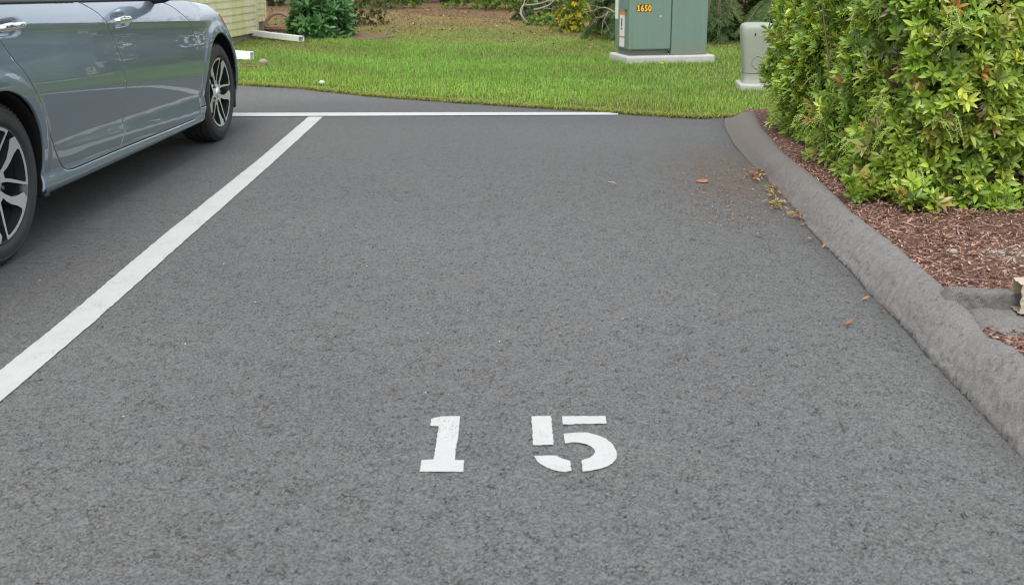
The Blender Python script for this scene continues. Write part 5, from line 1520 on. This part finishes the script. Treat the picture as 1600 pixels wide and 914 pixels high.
branch('dead_branch', [AY(951, 18, 13.7), AY(946, 27, 13.7), AY(941, 37, 13.7)], .009, 'short bare twig hanging down beside the cabinet', 2, 6, group=BG)
branch('dead_branch', [AY(951, 19, 13.8), AY(940, 27, 13.8), AY(929, 28, 13.8)], .009, 'bare forked twig between vine and cabinet', 2, 7, group=BG)
branch('dead_branch', [AY(610, 22, 22.6), AY(628, 23.5, 22.4), AY(640, 24, 22.4)], .03, 'grey stick lying on the bare brown slope', 0, 8, group=BG)

def conifer(name, c, h, rad, n_br, label, seed, cols, p, low=0.12):
    rng = np.random.default_rng(seed); root = empty(name, (c[0], c[1], 0)); tag(root, label, 'tree', 'conifers behind the cabinet')
    m = MB(); m.tube([(0, 0, -.1), (.02, .01, h * .5), (0, 0, h)], [.10, .06, .015], 8); m.build('trunk', M['bark'], root, smooth=True)
    wood = MB(); Ps, Ds, Ns, Ts = [], [], [], []
    for i in range(n_br):
        t = rng.random() ** 1.3; z = low + (h - low - .3) * t; a = rng.uniform(0, 6.28); ln_ = rad * (1 - .85 * t) * rng.uniform(.7, 1.1)
        d = np.array([math.cos(a), math.sin(a), 0]); pts = []
        for u in np.linspace(0, 1, 9):
            pts.append(np.array([0, 0, z]) + d * ln_ * u + np.array([0, 0, (.12 * u - .62 * u * u) * ln_ * (.6 + .5 * rng.random() * 0 + .25)]))
        pts = [np.maximum(q, [-9, -9, .04]) for q in pts]
        wood.tube(pts, [.014 * (1 - .8 * u) + .003 for u in np.linspace(0, 1, 9)], 5, False)
        side = np.cross(d, [0, 0, 1]); tint = np.array(cols)[rng.choice(len(cols), p=np.array(p) / sum(p))]
        for j in range(1, 9):
            for s_ in (-1, 1, 0):
                for q in range(3):
                    b = pts[j] * .5 + pts[j - 1] * .5 + (pts[j] - pts[j - 1]) * rng.uniform(-.5, .5)
                    sl = rng.uniform(.16, .34) * (1.1 - .3 * j / 8)
                    dd = d * .35 + side * s_ * .55 + np.array([0, 0, -.75]) + rng.normal(0, .14, 3); dd /= np.linalg.norm(dd)
                    nn = 15
                    for e in np.linspace(.08, 1, nn):
                        base = b + dd * sl * e
                        for s2 in (-1, 1):
                            Ps.append(base); Ds.append(dd * .85 + np.cross(dd, d) * s2 * .55 + rng.normal(0, .12, 3)); Ns.append(d + rng.normal(0, .3, 3)); Ts.append(tint * rng.uniform(.75, 1.25))
    P, D, N, T_ = map(np.array, (Ps, Ds, Ns, Ts)); n = len(P)
    D = nrmz(D); S = nrmz(np.cross(D, N)); L = rng.uniform(.035, .06, n)[:, None]; W = .0085
    V = np.stack([P, P + D * L * .5 - S * W / 2, P + D * L * .5 + S * W / 2, P + D * L], 1).reshape(-1, 3); b = (np.arange(n) * 4)[:, None]
    mesh_np('foliage', V, [np.zeros((0, 3), int), b + np.array([0, 1, 3, 2])], M['leafmatt'], root, False, np.repeat(T_, 4, 0))
    wood.build('branches', M['bark'], root, smooth=True)
CF = [(0.060, 0.110, 0.030), (0.090, 0.150, 0.045), (0.045, 0.085, 0.028), (0.13, 0.18, 0.06)]
q = at(968, 71); conifer('hemlock', (q.x + .12, q.y + .45, 0), 1.9, .62, 60, 'small drooping conifer half hidden left of the green cabinet', 61, CF, [2, 3, 1, 2], .45)
q = at(1135, 74); conifer('hemlock', (q.x + .05, q.y + .95, 0), 4.2, 1.15, 95, 'drooping conifer just right of the green cabinet', 62, CF, [3, 3, 2, 1], .25)
q = at(1215, 80); conifer('hemlock', (q.x + .3, q.y + 1.0, 0), 4.8, 1.3, 95, 'drooping conifer behind the cable pedestal', 63, CF, [3, 2, 3, .7], .3)

# ------------------------------------------------------------------ far wood beyond the slope, one mass
def wood():
    rng = np.random.default_rng(71); parts = []
    m = MB()
    for i in range(46):
        x = -16 + 42 * (i + rng.uniform(-.4, .4)) / 46; y = 27.0 + rng.uniform(-1.0, 3.5) - max(0, x - 1) * .42
        y = max(y, 15.2); n = 230; hh = rng.uniform(2.6, 6.5)
        u = rnd_unit(n, rng); P = np.array([x, y, hh * .48]) + u * np.array([1.25, 1.1, hh * .5]) * rng.uniform(.55, 1.05, (n, 1)); P[:, 2] = np.maximum(P[:, 2], .03)
        parts.append(rosettes(P, nrmz(u + [0, -.2, .4]), 6, .17, .09, rng, pick(rng, n, GL + DK, [2, 2, 1, 2, 3, 3, 2, 1]), .2))
        m.tube([(x, y, -.1), (x + rng.normal(0, .1), y, hh * .7)], [.09, .04], 6)
    V, T, Q, C = join(parts)
    o = mesh_np('woodland', V, [T, Q], M['leafmatt'], None, True, C); tag(o, kind='stuff')
    t = m.build('woodland_trunks', M['bark'], smooth=True); tag(t, kind='stuff')
wood()

# ------------------------------------------------------------------ fallen leaves, stone, small debris
M['dryleaf_t'] = M['dryleaf']
def leaf_mesh(L, W, curl, fold, tint, seed):
    rng = np.random.default_rng(seed)
    V, T, Q = leaves(np.zeros((1, 3)), np.array([[1.0, 0, 0.0]]), np.array([[0, 0, 1.0]]), L, W, curl, fold)
    V = V - np.array([L * .5, 0, V[:, 2].min()]); 
    V[:, 2] += rng.normal(0, .002, 8).clip(0)
    o = mesh_np('fallen_leaf', V, [T, Q], M['dryleaf'], None, False, np.tile(np.array(tint), (8, 1)))
    return o
TANS = [(0.33, 0.20, 0.10), (0.25, 0.125, 0.06), (0.42, 0.30, 0.16), (0.18, 0.095, 0.05), (0.32, 0.31, 0.09), (0.38, 0.17, 0.06)]
PROT = [leaf_mesh(.060, .020, .35 * (-1) ** i, .5, TANS[i], i) for i in range(6)]
used_l = [False] * 6
rl = random.Random(12)
def put_leaf(px, py, kind, label, group, z=0.0, sc=1.0, rz=None, tilt=0.0, ground=0.004):
    p = at(px, py, ground)
    o = PROT[kind]
    if used_l[kind]:
        o = o.copy(); COL.objects.link(o)
    used_l[kind] = True
    o.location = (p.x, p.y, ground + z); o.rotation_euler = (tilt, rl.uniform(-.25, .25) if tilt else 0, rl.uniform(0, 6.28) if rz is None else rz); o.scale = (sc, sc, sc)
    return tag(o, label, 'leaf', group)
LG = 'fallen leaves on the asphalt'
put_leaf(957, 290, 2, 'single tan leaf far out in the middle of the stall', LG, sc=.9, rz=.1)
put_leaf(1128, 500, 3, 'tiny brown leaf bit alone on the right half of the asphalt', LG, sc=.35)
put_leaf(1187, 370, 0, 'small tan leaf on the asphalt left of the kerb bend', LG, sc=.75, rz=.2)
put_leaf(1352, 468, 5, 'orange leaf lying at the kerb seam, uppermost of the three by the drain spur', LG, sc=.6, rz=.3)
put_leaf(1376, 488, 0, 'small upright tan leaf at the kerb seam near the drain spur', LG, sc=.7, rz=1.4, tilt=.5)
put_leaf(1327, 506, 1, 'reddish brown curled leaf left of the kerb seam', LG, sc=.7, rz=.5)
put_leaf(1267, 377, 2, 'pale curled leaf beside the kerb, below the leaf heap', LG, sc=.75, rz=.6)
put_leaf(1255, 352, 1, 'brown leaf pressed to the kerb foot just below the heap', LG, sc=.6, rz=.05)
put_leaf(1287, 386, 5, 'little orange leaf touching the kerb foot', LG, sc=.55, rz=.9)
put_leaf(1369, 521, 3, 'dark leaf crumb near the drain spur seam', LG, sc=.4)
for cx_, cy_, sx_, sy_, n_, lab in ((1181, 276, 17, 7, 80, 'dry leaf in the upper heap against the kerb'), (1206, 302, 9, 8, 50, 'dry leaf in the middle heap against the kerb'), (1214, 322, 17, 6, 56, 'leaf in the yellowish lower heap against the kerb'), (1243, 338, 12, 5, 26, 'leaf in the small last heap against the kerb')):
    for i in range(n_):
        kd = rl.choice([0, 0, 1, 2, 2, 3, 0, 1] + ([4, 4, 4] if 'yellow' in lab or 'middle' in lab else [5]))
        px, py = cx_ + rl.gauss(0, sx_ * .55), cy_ + rl.gauss(0, sy_ * .6)
        lim = np.interp(py, [251, 275, 300, 335, 360], [1164, 1195, 1220, 1251, 1265]) - 3
        put_leaf(min(px, lim), py, kd, lab, 'dry leaves ' + lab[lab.index('in'):].replace('in the', 'of the'), z=rl.uniform(0, .022), sc=rl.uniform(.26, .58), tilt=rl.gauss(0, .5))
MG = 'fallen leaves on the mulch'
for px, py, kd, sc, lab in ((1463, 347, 4, .9, 'yellow leaf on the mulch below the clipped shrub'), (1508, 346, 5, 1.3, 'large orange leaf on the mulch below the clipped shrub'), (1443, 354, 2, 1.0, 'pale tan leaf on the mulch left of the orange one'),
                            (1478, 362, 0, .9, 'tan leaf on the mulch under the orange one'), (1480, 374, 1, .8, 'brown leaf in the middle of the open mulch'), (1588, 320, 5, 1.6, 'big orange leaf under the shrub at the right edge'),
                            (1528, 364, 2, .6, 'thin pale straw-like leaf near the chalky patch'), (1492, 405, 2, .7, 'pale leaf low on the mulch near the kerb crest'), (1300, 282, 5, 1.2, 'red orange leaf in the gap under the shrub'), (1310, 276, 1, 1.1, 'brown leaf deep in the gap under the shrub')):
    put_leaf(px, py, kd, lab, MG, z=.006, sc=sc * .7, tilt=.15, ground=.092)
# crumbs
def crumbs():
    rng = np.random.default_rng(81)
    n = 1500; px = np.concatenate([1130 + rng.normal(0, 42, n // 2), rng.uniform(1080, 1250, n // 2)]); py = np.concatenate([300 + rng.normal(0, 24, n // 2), rng.uniform(250, 350, n // 2)])
    n2 = 160; px = np.concatenate([px, rng.uniform(560, 1330, n2)]); py = np.concatenate([py, rng.uniform(210, 620, n2)])
    P = np.array([tuple(at(a, b, .003)) for a, b in zip(px, py)]); ok = P[:, 0] < np.interp(P[:, 1], JY, JX) - .01; P = P[ok]; n = len(P)
    D = rng.normal(size=(n, 3)) * [1, 1, .15]; L = rng.uniform(.004, .013, n); 
    V, T, Q = leaves(P + [0, 0, .002], D, np.tile([0, 0, 1.0], (n, 1)) + rng.normal(0, .3, (n, 3)), L, L * .5, .2, .3)
    t = pick(rng, n, [(0.16, 0.09, 0.05), (0.26, 0.16, 0.09), (0.34, 0.24, 0.15), (0.45, 0.42, 0.38)], [3, 3, 1.5, .3])
    tag(mesh_np('leaf_crumbs', V, [T, Q], M['dryleaf'], None, False, np.repeat(t, 8, 0)), kind='stuff')
crumbs()
def stone(px, py, r_, col, label, z=0.01, seed=3):
    rng = np.random.default_rng(seed); p = at(px, py, z); m = MB(); P = []
    for a in np.linspace(0, 2 * math.pi, 13):
        P.append([(r_ * math.cos(b) * math.cos(a) * (1 + .15 * math.sin(3 * a + seed)), r_ * .8 * math.cos(b) * math.sin(a), r_ * .7 * math.sin(b) + r_ * .55) for b in np.linspace(-1.57, 1.57, 9)])
    m.grid(P); o = m.build('stone', plain('stone_%d' % seed, col, .85, .2, 40, .3), smooth=True); o.location = (p.x, p.y, z)
    return tag(o, label, 'stone')
stone(503, 132, .028, (.62, .60, .55), 'white stone at the edge of the grass above the far stripe', .02, 3)
stone(412, 101, .05, (.27, .22, .20), 'grey brown stone at the end of the reddish mulch strip', .03, 4)
stone(1490, 397, .016, (.27, .24, .21), 'grey pebble on the mulch near the kerb crest', .09, 5)
# dandelion by the pad
q = at(1036, 111, 0.02); dn = empty('dandelion', (q.x, q.y, .02)); tag(dn, 'yellow flower on a bent stem in front of the concrete pad', 'flower')
top = aty(1034, 99.5, q.y) - q
m = MB(); m.tube([(0, 0, 0), tuple(top * .6 + Vector((.01, 0, 0))), tuple(top)], .003, 5); m.build('stem', M['pedestal'], dn)
m = MB(); m.lathe([(0, .006), (.014, .004), (.022, -.002), (.012, -.010), (0, -.012)], 14, Matrix.Translation(top) @ Matrix.Rotation(R(60), 4, 'X')); m.build('flower_head', M['yellow'], dn, smooth=True)
# reddish mulch strip under the near downspout
mb = MB(); a_, b_ = at(372, 101, .045), at(418, 103, .045)
mb.grid([[a_ + (b_ - a_) * (i / 14) + Vector((.02 * math.sin(i * 2), (j - 1) * .16 * math.sin(math.pi * min(1, (i + 3) / 16)) + .03 * math.sin(i * 1.7), .012 * (j == 1) )) for i in range(15)] for j in range(3)])
tag(mb.build('mulch_strip', M['mulch'], smooth=True), kind='structure')
c = at(508, 64); mb = MB()
mb.grid([[(c.x + r_ * .95 * math.cos(t) * (1 + .12 * math.sin(3 * t)), c.y + .3 + r_ * .8 * math.sin(t), .062 - .03 * r_ ** 2) for r_ in (0.001, .3, .6, .85, 1.0)] for t in np.linspace(0, 2 * math.pi, 33)])
tag(mb.build('mulch_ring', M['mulch'], smooth=True), kind='structure')
